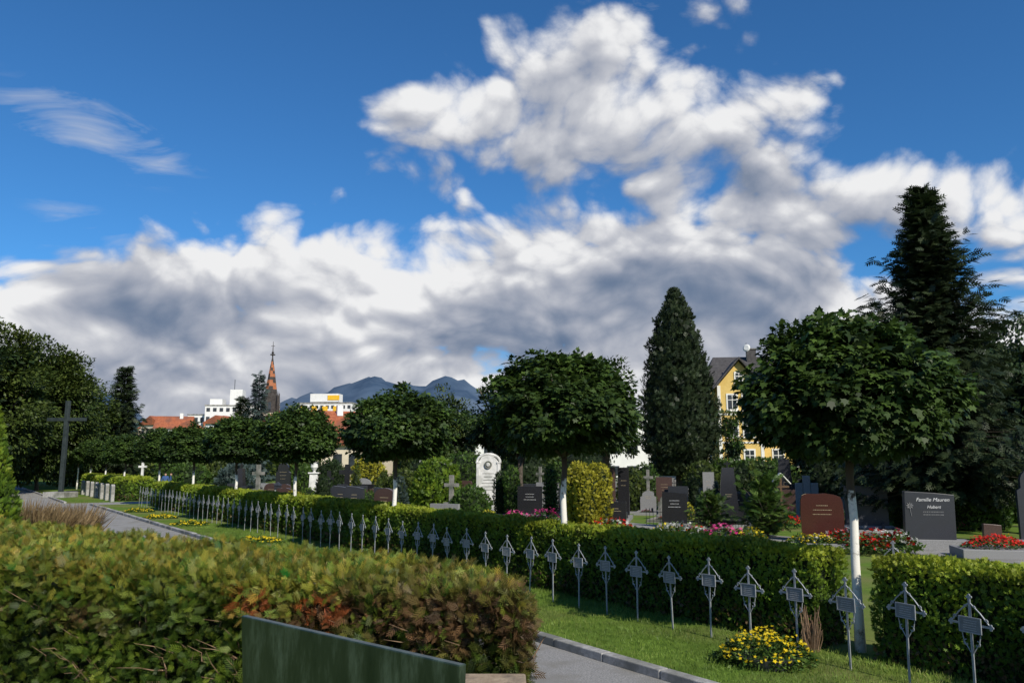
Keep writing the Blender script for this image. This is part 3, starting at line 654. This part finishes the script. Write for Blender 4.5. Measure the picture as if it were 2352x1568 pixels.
for (x,y) in greens:
    nm,(lm,cm)=random.choice(sv); e=empty(nm,(x,y,0),random.random()*6,random.uniform(.8,1.4)); place('foliage_mass',lm,parent=e); place('dark_core',cm,parent=e)  # cm is the solid dark core that stands for inner shade
conifer('dwarf_pine',B(.313,27.5),1.75,.95,90,.28,G_MID,z0=.1,power=.55,droop=-.5,per=12,tr=.06)
conifer('dwarf_pine',B(.245,29),1.2,.7,70,.22,G_MID,z0=.1,power=.6,droop=-.4,per=10,tr=.05)
shrub('columnar_thuja',B(-.652,12.2),cone(.74),3.4,12000,.085,G_HEDGE,T_THUJA,up=1.)
# ------------------------------------------------------------------ big trees
conifer('spruce_tree',B(.535,30),12.9,3.3,950,.44,G_SPRUCE,z0=1.6,power=.80,droop=.18,per=24)
conifer('spruce_tree',B(-.488,88),12.7,3.0,260,.8,G_SPRUCE,z0=1.,power=.8,per=14)
conifer('spruce_tree',B(-.318,85),11.6,1.6,200,.6,G_BLUE,z0=1.,power=.8,per=12)
conifer('spruce_tree',B(-.337,95),10.0,2.2,180,.7,G_SPRUCE,z0=1.,power=.8,per=12)
cyp=lambda R_:(lambda h:R_*(min(1,.55+h*2.2))*(1-h**2.2)**.62*(1-.22*h))
shrub('cypress_tree',B(.208,60),cyp(2.95),14.0,11000,.38,G_SPRUCE,T_SCALE,lump=.24,up=1.1,z0=1.5,trunk=.35)
def decid(name,loc,rx,zt,zb,ncl,per,cr,size,pc,tr=.2,tm=T_LEAF,droop=.3):
    zc=zb+(zt-zb)*.42; e=empty(name,loc,random.random()*6)
    C=crown_centers(ncl,rx,rx,(zt-zc)-cr*.5,(zc-zb),zc,.55,.22,random.random()*40)
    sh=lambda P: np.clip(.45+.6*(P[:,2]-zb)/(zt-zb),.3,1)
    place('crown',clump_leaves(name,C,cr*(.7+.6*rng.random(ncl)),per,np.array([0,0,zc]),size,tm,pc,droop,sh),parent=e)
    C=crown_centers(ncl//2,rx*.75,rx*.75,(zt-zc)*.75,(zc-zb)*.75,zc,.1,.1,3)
    place('inner_crown',clump_leaves(name,C,cr*1.2,per//2,np.array([0,0,zc]),size*1.9,tm,G_DARK,droop),parent=e)  # inner leaves painted darker to stand for shade within the crown
    b=MB(); b.tube([(0,0,-.1),(.1,0,zb*.6),(0,.1,zc)],[tr,tr*.8,tr*.4],9,'bark')
    for i in range(7):
        a=i*2.4; b.tube([(0,0,zb*.8+.2*i),(math.cos(a)*rx*.35,math.sin(a)*rx*.35,zb+(zc-zb)*.7+i*.2),(math.cos(a)*rx*.7,math.sin(a)*rx*.7,zc+i*.3)],[tr*.5,tr*.3,.03],5,'bark')
    b.obj('trunk',parent=e,smooth=True)
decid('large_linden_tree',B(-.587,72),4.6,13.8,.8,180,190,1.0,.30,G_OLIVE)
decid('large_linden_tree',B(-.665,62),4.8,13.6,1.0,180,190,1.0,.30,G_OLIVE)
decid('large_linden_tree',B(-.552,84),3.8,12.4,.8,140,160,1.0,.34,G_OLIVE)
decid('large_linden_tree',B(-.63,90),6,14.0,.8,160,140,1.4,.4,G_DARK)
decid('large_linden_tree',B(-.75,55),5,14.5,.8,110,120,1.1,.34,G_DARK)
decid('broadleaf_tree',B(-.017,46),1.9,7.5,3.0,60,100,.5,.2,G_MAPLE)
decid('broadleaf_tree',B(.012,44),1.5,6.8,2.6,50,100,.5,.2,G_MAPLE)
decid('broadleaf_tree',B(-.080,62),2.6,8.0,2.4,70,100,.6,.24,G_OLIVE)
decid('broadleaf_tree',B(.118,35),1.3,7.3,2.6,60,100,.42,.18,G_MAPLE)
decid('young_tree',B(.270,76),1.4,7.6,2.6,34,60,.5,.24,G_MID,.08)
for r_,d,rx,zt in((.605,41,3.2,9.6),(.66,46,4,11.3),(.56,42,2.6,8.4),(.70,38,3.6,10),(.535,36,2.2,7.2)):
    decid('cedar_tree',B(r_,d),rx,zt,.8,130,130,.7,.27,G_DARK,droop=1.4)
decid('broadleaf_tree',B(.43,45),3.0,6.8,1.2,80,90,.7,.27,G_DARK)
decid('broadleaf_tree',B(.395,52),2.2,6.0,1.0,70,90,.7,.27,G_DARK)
Cs=[];rs=[]
for i in range(420):
    r_=random.uniform(-1.1,1.15); d=random.uniform(105,170)
    H=random.uniform(3.5,6.5)
    if -.50<r_<-.18: H=random.uniform(2,4)
    if .22<r_<.40: H=2
    for k in range(9):
        Cs.append((r_*d+random.uniform(-3,3),d+random.uniform(-2,2),random.uniform(.5,H))); rs.append(random.uniform(.9,1.6))
Cs=np.array(Cs); place('distant_trees',clump_leaves('distant_trees',Cs,np.array(rs),26,np.array([0,140,-30.]),1.0,T_LEAF,G_OLIVE,.3))

# ------------------------------------------------------------------ left memorial cross, small stones, person
b=MB(); b.box((0,0,3.45),(.27,.27,6.9),'dark_steel'); b.box((0,0,5.55),(2.95,.25,.25),'dark_steel'); b.box((0,0,.2),(1.6,1.6,.4),'concrete'); b.obj('memorial_cross',(*B(-.557,58),0),-.1,bevel=.02)
b=MB(); b.prism([(-.3,0),(.3,0),(.3,.95),(.15,1.08),(-.15,1.08),(-.3,.95)],-.1,.1,'concrete'); sm=b.mesh('memorial_stone')
for t in (57.3,59.5,61.7,64,66.3,68.6,71): place('memorial_stone',sm,(*R(8.8,t),0),ROWROT,sc=1.0)
for t in (57,57.9): place('memorial_stone',sm,(*R(13.,t),0),ROWROT)
def person(loc,rz):
    e=empty('visitor_person',loc,rz)
    def skin(nm,V,E,Rr,mat):
        me=bpy.data.meshes.new(nm); me.from_pydata(V,E,[]); me.materials.append(MATS[mat])
        o=place(nm,me,parent=e); md=o.modifiers.new('s','SKIN')
        for i,r0 in enumerate(Rr): me.skin_vertices[0].data[i].radius=(r0,r0)
        me.skin_vertices[0].data[0].use_root=True
        s=o.modifiers.new('u','SUBSURF'); s.levels=1; s.render_levels=2
    skin('legs',[(0,0,.95),(-.1,0,.88),(-.11,-.02,.5),(-.11,.02,.08),(-.11,-.12,.04),(.1,0,.88),(.11,.03,.5),(.12,.06,.08),(.12,-.08,.04)],[(0,1),(1,2),(2,3),(3,4),(0,5),(5,6),(6,7),(7,8)],[.13,.1,.065,.045,.04,.1,.065,.045,.04],'cloth_dark')
    skin('jacket',[(0,0,.9),(0,0,1.15),(0,0,1.38),(0,0,1.5),(-.18,0,1.4),(-.25,0,1.15),(-.24,-.12,.95),(.18,0,1.4),(.25,0,1.15),(.24,-.12,.95)],[(0,1),(1,2),(2,3),(2,4),(4,5),(5,6),(2,7),(7,8),(8,9)],[.15,.15,.15,.06,.08,.055,.045,.08,.055,.045],'cloth_blue')
    skin('head',[(0,0,1.46),(0,-.01,1.56),(0,-.02,1.66)],[(0,1),(1,2)],[.05,.085,.09],'skin')
    skin('hair_cap',[(0,.03,1.62),(0,.01,1.70)],[(0,1)],[.09,.09],'hair')
    for s in(-1,1): skin('hand',[(s*.24,-.13,.93),(s*.24,-.18,.87)],[(0,1)],[.032,.025],'skin')
person((*B(-.429,60),.0),.4)
person((*B(-.422,61),.0),-1.2)

# ------------------------------------------------------------------ buildings
def windows(b,x0,x1,n,zs,y,w,h,frame='trim_white'):
    for z in zs:
        for i in range(n):
            x=x0+(x1-x0)*(i+.5)/n
            b.box((x,y-.03,z),(w+.36,.1,h+.36),frame); b.box((x,y-.06,z),(w,.1,h),'window_glass')
            b.box((x,y-.09,z),(.07,.1,h),frame); b.box((x,y-.088,z+h*.15),(w,.1,.07),frame); b.box((x,y-.1,z-h/2-.24),(w+.6,.3,.12),frame)
e=empty('yellow_house',(*B(.324,92),0),-.12)
b=MB(); b.box((4,6,5.6),(22,12,11.2),'wall_yellow'); b.box((-3.6,-.6,5.6),(4.6,1.2,11.4),'wall_yellow')
b.prism([(-5.9,11.3),(-1.3,11.3),(-3.6,14.0)],-1.2,1,'wall_yellow'); b.obj('walls',parent=e)
b=MB()
b.add([(-7.6,-.6,11.1),(15.6,-.6,11.1),(15.6,12.6,11.1),(-7.6,12.6,11.1),(-5.5,6,15.4),(12.5,6,15.4)],[(0,1,5,4),(1,2,5),(2,3,4,5),(3,0,4),(0,3,2,1)],'roof_dark')
for s in(-1,1):
    b.add([(-3.6,-1.9,14.45),(-3.6,4,14.45),(-3.6+s*3.0,4,10.95),(-3.6+s*3.0,-1.9,10.95),(-3.6,-1.9,14.2),(-3.6,4,14.2),(-3.6+s*3.0,4,10.7),(-3.6+s*3.0,-1.9,10.7)],[(0,1,2,3),(4,7,6,5),(0,3,7,4),(2,1,5,6),(3,2,6,7)],'roof_dark')
b.obj('roof',parent=e)
b=MB(); b.box((-1,5.2,15.3),(1.1,.8,1.8),'roof_dark'); b.box((-1,5.2,16.25),(1.3,1.0,.12),'stone_old'); b.box((6,5,15.3),(1.1,.8,1.8),'roof_dark')
b.box((-2.5,-.55,15.2),(.06,.06,2.0),'dark_steel'); b.tube([(-2.5,-.7,15.6),(-2.55,-.78,15.62)],[.45,.3],14,'wall_white'); b.obj('chimneys_and_dish',parent=e)
b=MB(); windows(b,-5.3,-1.9,2,(3.0,6.3,9.3),-1.2,.95,1.6); windows(b,-.6,14,6,(3.0,6.3,9.3),0,1.0,1.7)
windows(b,-4.2,-3.0,1,(12.1,),-1.2,.7,1.0)
for z in(4.7,7.9): b.box((4,-.05,z),(22.1,.12,.22),'trim_white'); b.box((-3.6,-1.22,z),(4.7,.12,.2),'trim_white')
for x in(-5.9,-1.3): b.box((x,-1.2,5.6),(.35,.14,11.2),'trim_white')
b.box((-6.95,-.03,5.6),(.35,.14,11.2),'trim_white'); b.obj('windows_and_trim',parent=e)
def block(name,r_,d,w,dp,z0,h,mat,rz=0,win=None,roof=None,extra=None):
    b=MB(); b.box((0,dp/2,h/2),(w,dp,h),mat)
    if roof=='gable':
        b.prism([(-w/2-.6,h+.01),(w/2+.6,h+.01),(w/2+.2,h+.4),(0,h+w*.35),(-w/2-.2,h+.4)],-.5,dp+.5,'roof_red')
    if roof=='ridge':
        b.add([(-w/2-.6,-.6,h),(w/2+.6,-.6,h),(w/2+.6,dp+.6,h),(-w/2-.6,dp+.6,h),(-w/2-.6,dp/2,h+dp*.42),(w/2+.6,dp/2,h+dp*.42)],[(0,1,5,4),(2,3,4,5),(3,0,4),(1,2,5),(0,3,2,1)],'roof_red')
        b.box((w*.2,dp*.4,h+dp*.42),(.9,.7,1.6),'wall_white')
    if roof=='flat': b.box((0,dp/2,h+.2),(w+.5,dp+.5,.4),'concrete')
    if win:
        n,fl=win
        for f in range(fl):
            z=h*(f+.55)/fl
            for i in range(n):
                x=-w/2+w*(i+.5)/n; b.box((x,-.03,z),(w/n*.55,.12,h/fl*.42),'window_glass')
    if extra: extra(b)
    return b.obj(name,(*B(r_,d),z0),rz)
block('white_hospital_building',-.352,330,21,12,0,25.5,'wall_white',.1,(8,7),'flat',lambda b:(b.box((1,6,29),(5,6,7),'wall_white'),b.box((-.5,6,34),(.2,.2,6),'dark_steel'),b.box((-7,6,27),(5,6,3),'wall_white')))
block('white_office_building',-.388,335,12,12,0,22,'wall_white',0,(5,5),'flat')
def yel(b):
    for i in range(4): b.box((-9+i*4.6,-.1,24),(2.2,.3,2.6),'panel_yellow')
    b.box((-1,5,29),(12,6,3.4),'wall_white'); b.box((3,1.9,29),(5,.2,2.0),'panel_yellow')
block('yellow_panel_building',-.235,330,23,12,0,26.5,'wall_white',-.1,(10,8),'flat',yel)
block('red_roof_house',-.425,230,9,9,0,12,'wall_white',.2,(4,3),'ridge'); block('red_roof_house',-.403,215,7,8,0,11.2,'wall_white',.5,(3,3),'gable')
block('red_roof_house',-.452,250,8,9,0,14,'wall_cream',-.4,(4,3),'gable'); block('white_gable_house',-.370,200,6,8,0,12,'wall_white',-.2,(3,3),'gable')
block('orange_roof_house',-.222,120,9,9,0,6.6,'wall_cream',.5,(3,2),'ridge'); block('cream_house',-.197,100,6,8,0,4.6,'wall_cream',-.1,(3,1),'ridge')
block('red_roof_house',-.285,245,9,10,0,14.5,'wall_cream',.7,(3,3),'gable')
block('white_house',-.065,100,10,8,0,5.4,'wall_white',0,(4,2),'flat'); block('white_house',.150,100,7,8,0,8,'wall_white',0,(3,3),'flat'); block('white_house',.165,105,14,8,0,5,'wall_white',.1,(5,2),'flat')
e=empty('church',(*B(-.303,255),0),.2)
b=MB(); b.box((0,0,9),(5.2,5.2,18),'wall_cream'); b.obj('tower',parent=e)
b=MB(); seg=8
def ring(z,r): return [(r*math.cos(math.pi/8+k*math.pi/4),r*math.sin(math.pi/8+k*math.pi/4),z) for k in range(8)]
b.add(ring(18,2.9)+ring(24.5,1.9),[(k,(k+1)%8,8+(k+1)%8,8+k) for k in range(8)],'spire_dark')
for k in range(4):
    M=Matrix.Rotation(k*math.pi/2,4,'Z'); b.prism([(-1.5,18),(1.5,18),(1.5,21),(0,24.2),(-1.5,21)],-2.75,-2.45,'spire_dark',M); b.box((0,-2.8,20),(.9,.12,2.6),'window_glass',M=M)
    for s in(1,): b.tube([(2.3,2.3,18),(2.3,2.3,22.5),(2.3,2.3,25)],[.35,.3,.02],6,'spire_dark',M)
zs=np.linspace(24.5,36.5,13)
for i in range(12):
    r0=2.0*(1-(zs[i]-24.5)/12.6); r1=2.0*(1-(zs[i+1]-24.5)/12.6)
    a=ring(zs[i],r0); c=ring(zs[i+1],r1)
    for k in range(8):
        b.add([a[k],a[(k+1)%8],c[(k+1)%8],c[k]],[(0,1,2,3)],'spire_dark' if (i+k)%3==0 or i>9 or i in(0,4) else 'spire_tile')
b.tube([(0,0,36),(0,0,37),(0,0,37.4),(0,0,37.8),(0,0,41)],[.2,.2,.45,.15,.06],8,'spire_dark'); b.box((0,0,39.6),(1.2,.12,.14),'spire_dark'); b.tube([(0,0,36.6),(0,0,36.9)],[.8,.8],8,'spire_dark')
b.obj('spire',parent=e)
b=MB(); b.box((2,10,6),(11,20,12),'wall_cream'); b.prism([(-4.1,12),(8.1,12),(2,19.5)],-.5,20.5,'roof_red'); b.obj('nave',parent=e)
for i in range(26):
    r_=random.uniform(-.47,-.18); d=random.uniform(260,420); 
    block('town_house',r_,d,random.uniform(8,13),9,0,d*random.uniform(.033,.052),random.choice(['wall_white','wall_cream']),random.uniform(-.6,.6),(4,5),random.choice(['ridge','gable','flat']))
# ------------------------------------------------------------------ mountains
def ridge(name,d,pts,mat,depth,rough):
    vs=[];fs=[]; rs=np.linspace(pts[0][0],pts[-1][0],300); hs=np.interp(rs,[p[0] for p in pts],[p[1] for p in pts])
    rows=8
    for j in range(rows):
        f=j/(rows-1)
        for i,r_ in enumerate(rs):
            x=r_*d; y=d-depth*(1-f); h=hs[i]*f**.8*(1+rough*math.sin(i*.5+j)*.3+rough*math.sin(i*.17+2*j)*.5+rough*math.sin(i*1.3+j*.7)*.2+rough*.3*random.uniform(-1,1)*f)
            vs.append((x,y,h-2))
    n=len(rs)
    for j in range(rows-1):
        for i in range(n-1): fs.append((j*n+i,j*n+i+1,(j+1)*n+i+1,(j+1)*n+i))
    b=MB(); b.add(vs,fs,mat); b.obj(name,smooth=True)
ridge('mountain',5000,[(-1.2,300),(-.9,420),(-.62,520),(-.54,500),(-.50,430),(-.47,330),(-.44,230),(-.38,170),(-.33,240),(-.28,370),(-.24,430),(-.20,510),(-.16,540),(-.12,500),(-.08,530),(-.04,450),(.0,370),(.05,310),(.1,260),(.3,250),(.6,260),(1.2,300)],'hazy_mountain_forest',1800,.10)
ridge('hill',2400,[(-1.2,60),(-.6,150),(-.5,140),(-.44,115),(-.38,100),(-.3,80),(-.2,80),(0,70),(.3,60),(1.2,70)],'hazy_hill_forest',900,.08)

# ------------------------------------------------------------------ world: Nishita sky + procedural clouds
SUN_AZ=148; SUN_EL=38
W=bpy.data.worlds.new('World'); S.world=W; W.use_nodes=True
W.cycles.sampling_method='NONE'
def mk(nt):
    def M(op,a,b=None,c=None,clamp=False):
        n=nt.nodes.new('ShaderNodeMath'); n.operation=op; n.use_clamp=clamp
        for i,v in enumerate((a,b,c)):
            if v is None: continue
            if isinstance(v,(int,float)): n.inputs[i].default_value=v
            else: nt.links.new(v,n.inputs[i])
        return n.outputs[0]
    def V(op,a,b=None,s=None):
        n=nt.nodes.new('ShaderNodeVectorMath'); n.operation=op
        for i,v in enumerate((a,b)):
            if v is None: continue
            if isinstance(v,tuple): n.inputs[i].default_value=v
            else: nt.links.new(v,n.inputs[i])
        if s is not None:
            if isinstance(s,(int,float)): n.inputs['Scale'].default_value=s
            else: nt.links.new(s,n.inputs['Scale'])
        return n.outputs[0]
    return M,V
def azel(nt,M,vec):
    sp=nt.nodes.new('ShaderNodeSeparateXYZ'); nt.links.new(vec,sp.inputs[0]); x,y,z=sp.outputs
    return M('MULTIPLY',M('ARCTAN2',x,y),57.2958),M('MULTIPLY',M('ARCSINE',z),57.2958),z
def ell(M,az,el,a0,e0,ra,re,rot,wt):
    c,s_=math.cos(rad(rot)),math.sin(rad(rot)); da=M('SUBTRACT',az,a0); de=M('SUBTRACT',el,e0)
    X=M('DIVIDE',M('ADD',M('MULTIPLY',da,c),M('MULTIPLY',de,s_)),ra); Y=M('DIVIDE',M('SUBTRACT',M('MULTIPLY',de,c),M('MULTIPLY',da,s_)),re)
    return M('MULTIPLY',M('SUBTRACT',1,M('SQRT',M('ADD',M('MULTIPLY',X,X),M('MULTIPLY',Y,Y)))),wt)
def cloud_group(name,detail,puff):
    G=bpy.data.node_groups.new(name,'ShaderNodeTree')
    G.interface.new_socket('Vector',in_out='INPUT',socket_type='NodeSocketVector'); G.interface.new_socket('Density',in_out='OUTPUT',socket_type='NodeSocketFloat')
    M,V=mk(G); gi=G.nodes.new('NodeGroupInput'); go=G.nodes.new('NodeGroupOutput')
    d=V('NORMALIZE',gi.outputs[0]); az,el,z=azel(G,M,d)
    an=M('DIVIDE',M('ADD',az,60),120,clamp=True)
    def curve(pts):
        n=G.nodes.new('ShaderNodeFloatCurve'); c=n.mapping.curves[0]
        P_=[((a+60)/120,min(max(e_/45,0),1)) for a,e_ in pts]
        c.points[0].location=P_[0]; c.points[1].location=P_[-1]
        for p in P_[1:-1]: c.points.new(*p)
        for p in c.points: p.handle_type='VECTOR'
        n.mapping.update(); G.links.new(an,n.inputs['Value']); return M('MULTIPLY',n.outputs[0],45)
    topA=curve([(-60,11.5),(-34,13.0),(-25,16.2),(-14,17.8),(0,18.2),(8,18.8),(14,19),(19,17),(23,13),(26,11.5),(30,11),(60,12)])
    topB=curve([(-60,0),(-15,20),(-12,25.0),(-8,27.2),(-2,29.0),(3,29.8),(7,31.2),(10,30.6),(12.5,27.5),(17,24.5),(21,21.0),(27,20.5),(33,18.5),(60,17)])
    botB=curve([(-60,30),(-13,24.0),(-8,22.0),(-4,20.8),(0,20.1),(5,19.5),(8,17.5),(12,14),(20,13.5),(23,13.4),(27,13),(33,11),(60,8)])
    s=M('DIVIDE',1,M('ADD',M('ABSOLUTE',z),.75)); q=V('SCALE',d,s=s)
    wn=G.nodes.new('ShaderNodeTexNoise'); wn.inputs['Scale'].default_value=5; wn.inputs['Detail'].default_value=1; G.links.new(q,wn.inputs['Vector'])
    wv3=V('SUBTRACT',wn.outputs['Color'],(.5,.5,.5))
    wq=V('ADD',q,V('SCALE',wv3,s=.12))
    n1=G.nodes.new('ShaderNodeTexNoise'); n1.inputs['Scale'].default_value=6.5; n1.inputs['Detail'].default_value=detail; n1.inputs['Roughness'].default_value=.58; G.links.new(wq,n1.inputs['Vector'])
    FA=M('DIVIDE',M('SUBTRACT',topA,el),2.4)
    FB=M('DIVIDE',M('MINIMUM',M('SUBTRACT',topB,el),M('SUBTRACT',el,botB)),2.6)
    F=M('MAXIMUM',M('MINIMUM',FA,1.6),M('MINIMUM',FB,1.05))
    for a in((-4.5,18.8,3.0,1.3,-25,.3),(20,24,4,1.6,-45,.45)):
        F=M('MAXIMUM',F,ell(M,az,el,*a))
    F=M('MAXIMUM',F,-1.8)
    dens=M('ADD',M('MULTIPLY',F,.66),M('MULTIPLY',M('SUBTRACT',n1.outputs[0],.48),2.6))
    vo=G.nodes.new('ShaderNodeTexVoronoi'); vo.feature='F1'; vo.inputs['Scale'].default_value=17
    G.links.new(V('ADD',wq,V('SCALE',wv3,s=.05)),vo.inputs['Vector'])
    dens=M('ADD',dens,M('MULTIPLY',M('SUBTRACT',.45,vo.outputs['Distance']),.8))
    if puff:
        v2=G.nodes.new('ShaderNodeTexVoronoi'); v2.feature='F1'; v2.inputs['Scale'].default_value=44
        G.links.new(wq,v2.inputs['Vector'])
        dens=M('ADD',dens,M('MULTIPLY',M('SUBTRACT',.45,v2.outputs['Distance']),.34))
    G.links.new(dens,go.inputs[0]); return G
GF=cloud_group('cloud_density',8,True); GL=cloud_group('cloud_density_coarse',2,False)
nt=W.node_tree; N=nt.nodes; L=nt.links; M,V=mk(nt)
bg=N['Background']; tc=N.new('ShaderNodeTexCoord'); dv=V('NORMALIZE',tc.outputs['Generated'])
sky=N.new('ShaderNodeTexSky'); sky.sky_type='NISHITA'; sky.sun_disc=False; sky.sun_elevation=rad(SUN_EL); sky.sun_rotation=rad(SUN_AZ); sky.air_density=1.0; sky.dust_density=.3; sky.ozone_density=2.5; sky.altitude=500
def den(off,G):
    g=N.new('ShaderNodeGroup'); g.node_tree=G; L.new(V('ADD',dv,off) if off else dv,g.inputs[0]); return g.outputs[0]
d0=den(None,GF); d1=den((.007,-.001,.013),GL); d2=den((.016,-.005,.05),GL)
alpha=N.new('ShaderNodeMapRange'); alpha.interpolation_type='SMOOTHSTEP'; alpha.inputs[1].default_value=0; alpha.inputs[2].default_value=.6; L.new(d0,alpha.inputs[0])
az,el,z=azel(nt,M,dv)
c2=M('MAXIMUM',d2,0)
br=M('SUBTRACT',.86,M('MULTIPLY',c2,.25))
lf=N.new('ShaderNodeTexNoise'); lf.inputs['Scale'].default_value=5.5; lf.inputs['Detail'].default_value=3.5
L.new(V('MULTIPLY',dv,(1,1,1.5)),lf.inputs['Vector'])
br=M('ADD',br,M('MULTIPLY',M('SUBTRACT',lf.outputs[0],.5),1.2))
for a in((-25,10.2,9,3.0,0,-.30),(-10.5,8.0,8,4.5,-20,.42),(16,12.6,10,2.2,-6,-.36),(32,16,4.5,4,0,.4),(-33,9,4,3,0,.2),(6,5,16,4,0,.28),(6,22,9,4,-15,-.22),(20,18,9,2.5,-25,-.25),(-8,14.5,14,2.2,0,.14)):
    br=M('ADD',br,M('MAXIMUM',ell(M,az,el,*a),0) if a[5]>0 else M('MINIMUM',ell(M,az,el,*a),0))
# relief is softer in the stratiform deck low in the sky, crisp in the towering cloud
relk=N.new('ShaderNodeMapRange'); relk.inputs[1].default_value=5; relk.inputs[2].default_value=20; relk.inputs[3].default_value=.40; relk.inputs[4].default_value=.60; L.new(el,relk.inputs[0])
rel=M('MULTIPLY',M('SUBTRACT',d0,d1),relk.outputs[0])
br=M('ADD',br,rel,clamp=True)
rp=N.new('ShaderNodeValToRGB'); L.new(br,rp.inputs[0]); E=rp.color_ramp.elements; rp.color_ramp.interpolation='B_SPLINE'
E[0].position=.0; E[0].color=(.10,.16,.27,1); E[1].position=1; E[1].color=(.92,.92,.92,1)
for p,c in((.3,(.20,.25,.35)),(.55,(.36,.39,.47)),(.8,(.55,.565,.615))):
    q_=E.new(p); q_.color=(*c,1)
cl=V('SCALE',rp.outputs[0],s=10.)
skt=V('MULTIPLY',sky.outputs[0],(.37,.85,1.24))
cn=N.new('ShaderNodeTexNoise'); cn.inputs['Scale'].default_value=9; cn.inputs['Detail'].default_value=5; cn.inputs['Roughness'].default_value=.65; cn.inputs['Distortion'].default_value=.6
mp=N.new('ShaderNodeMapping'); mp.inputs['Rotation'].default_value=(0,rad(-22),0); mp.inputs['Scale'].default_value=(.8,1,2.6); L.new(dv,mp.inputs[0]); L.new(mp.outputs[0],cn.inputs['Vector'])
wm=M('MAXIMUM',M('MAXIMUM',ell(M,az,el,-29,20.6,8,2.6,-14,1.),ell(M,az,el,-28,14.5,6,1.6,-20,.6)),ell(M,az,el,12,33,7,3,35,.8))
wi=M('MULTIPLY',M('ADD',M('SUBTRACT',wm,.52),M('MULTIPLY',M('SUBTRACT',cn.outputs[0],.46),3.4)),.65,clamp=True)
wi=M('MULTIPLY',wi,M('MULTIPLY',wm,2.5,clamp=True),clamp=True)
mx0=N.new('ShaderNodeMix'); mx0.data_type='RGBA'; L.new(wi,mx0.inputs[0]); L.new(skt,mx0.inputs[6]); mx0.inputs[7].default_value=(5.6,6.0,6.8,1)
mx=N.new('ShaderNodeMix'); mx.data_type='RGBA'; L.new(alpha.outputs[0],mx.inputs[0]); L.new(mx0.outputs[2],mx.inputs[6]); L.new(cl,mx.inputs[7])
L.new(mx.outputs[2],bg.inputs['Color']); bg.inputs['Strength'].default_value=.1
# ------------------------------------------------------------------ sun
sd=Vector((math.sin(rad(SUN_AZ))*math.cos(rad(SUN_EL)),math.cos(rad(SUN_AZ))*math.cos(rad(SUN_EL)),math.sin(rad(SUN_EL))))
sl=bpy.data.lights.new('sun','SUN'); sl.energy=5.0; sl.angle=rad(.5); sl.color=(1,.93,.80); so=bpy.data.objects.new('sun',sl); COL.objects.link(so)
so.rotation_euler=(-sd).to_track_quat('-Z','Y').to_euler(); so.location=(30,-20,40)
# ------------------------------------------------------------------ camera
cd=bpy.data.cameras.new('camera'); cd.lens=28; cd.sensor_width=36; cd.clip_end=20000; cd.clip_start=.05
co=bpy.data.objects.new('camera',cd); COL.objects.link(co); co.location=(0,0,2.5); co.rotation_euler=(rad(90+8.6),0,0); S.camera=co
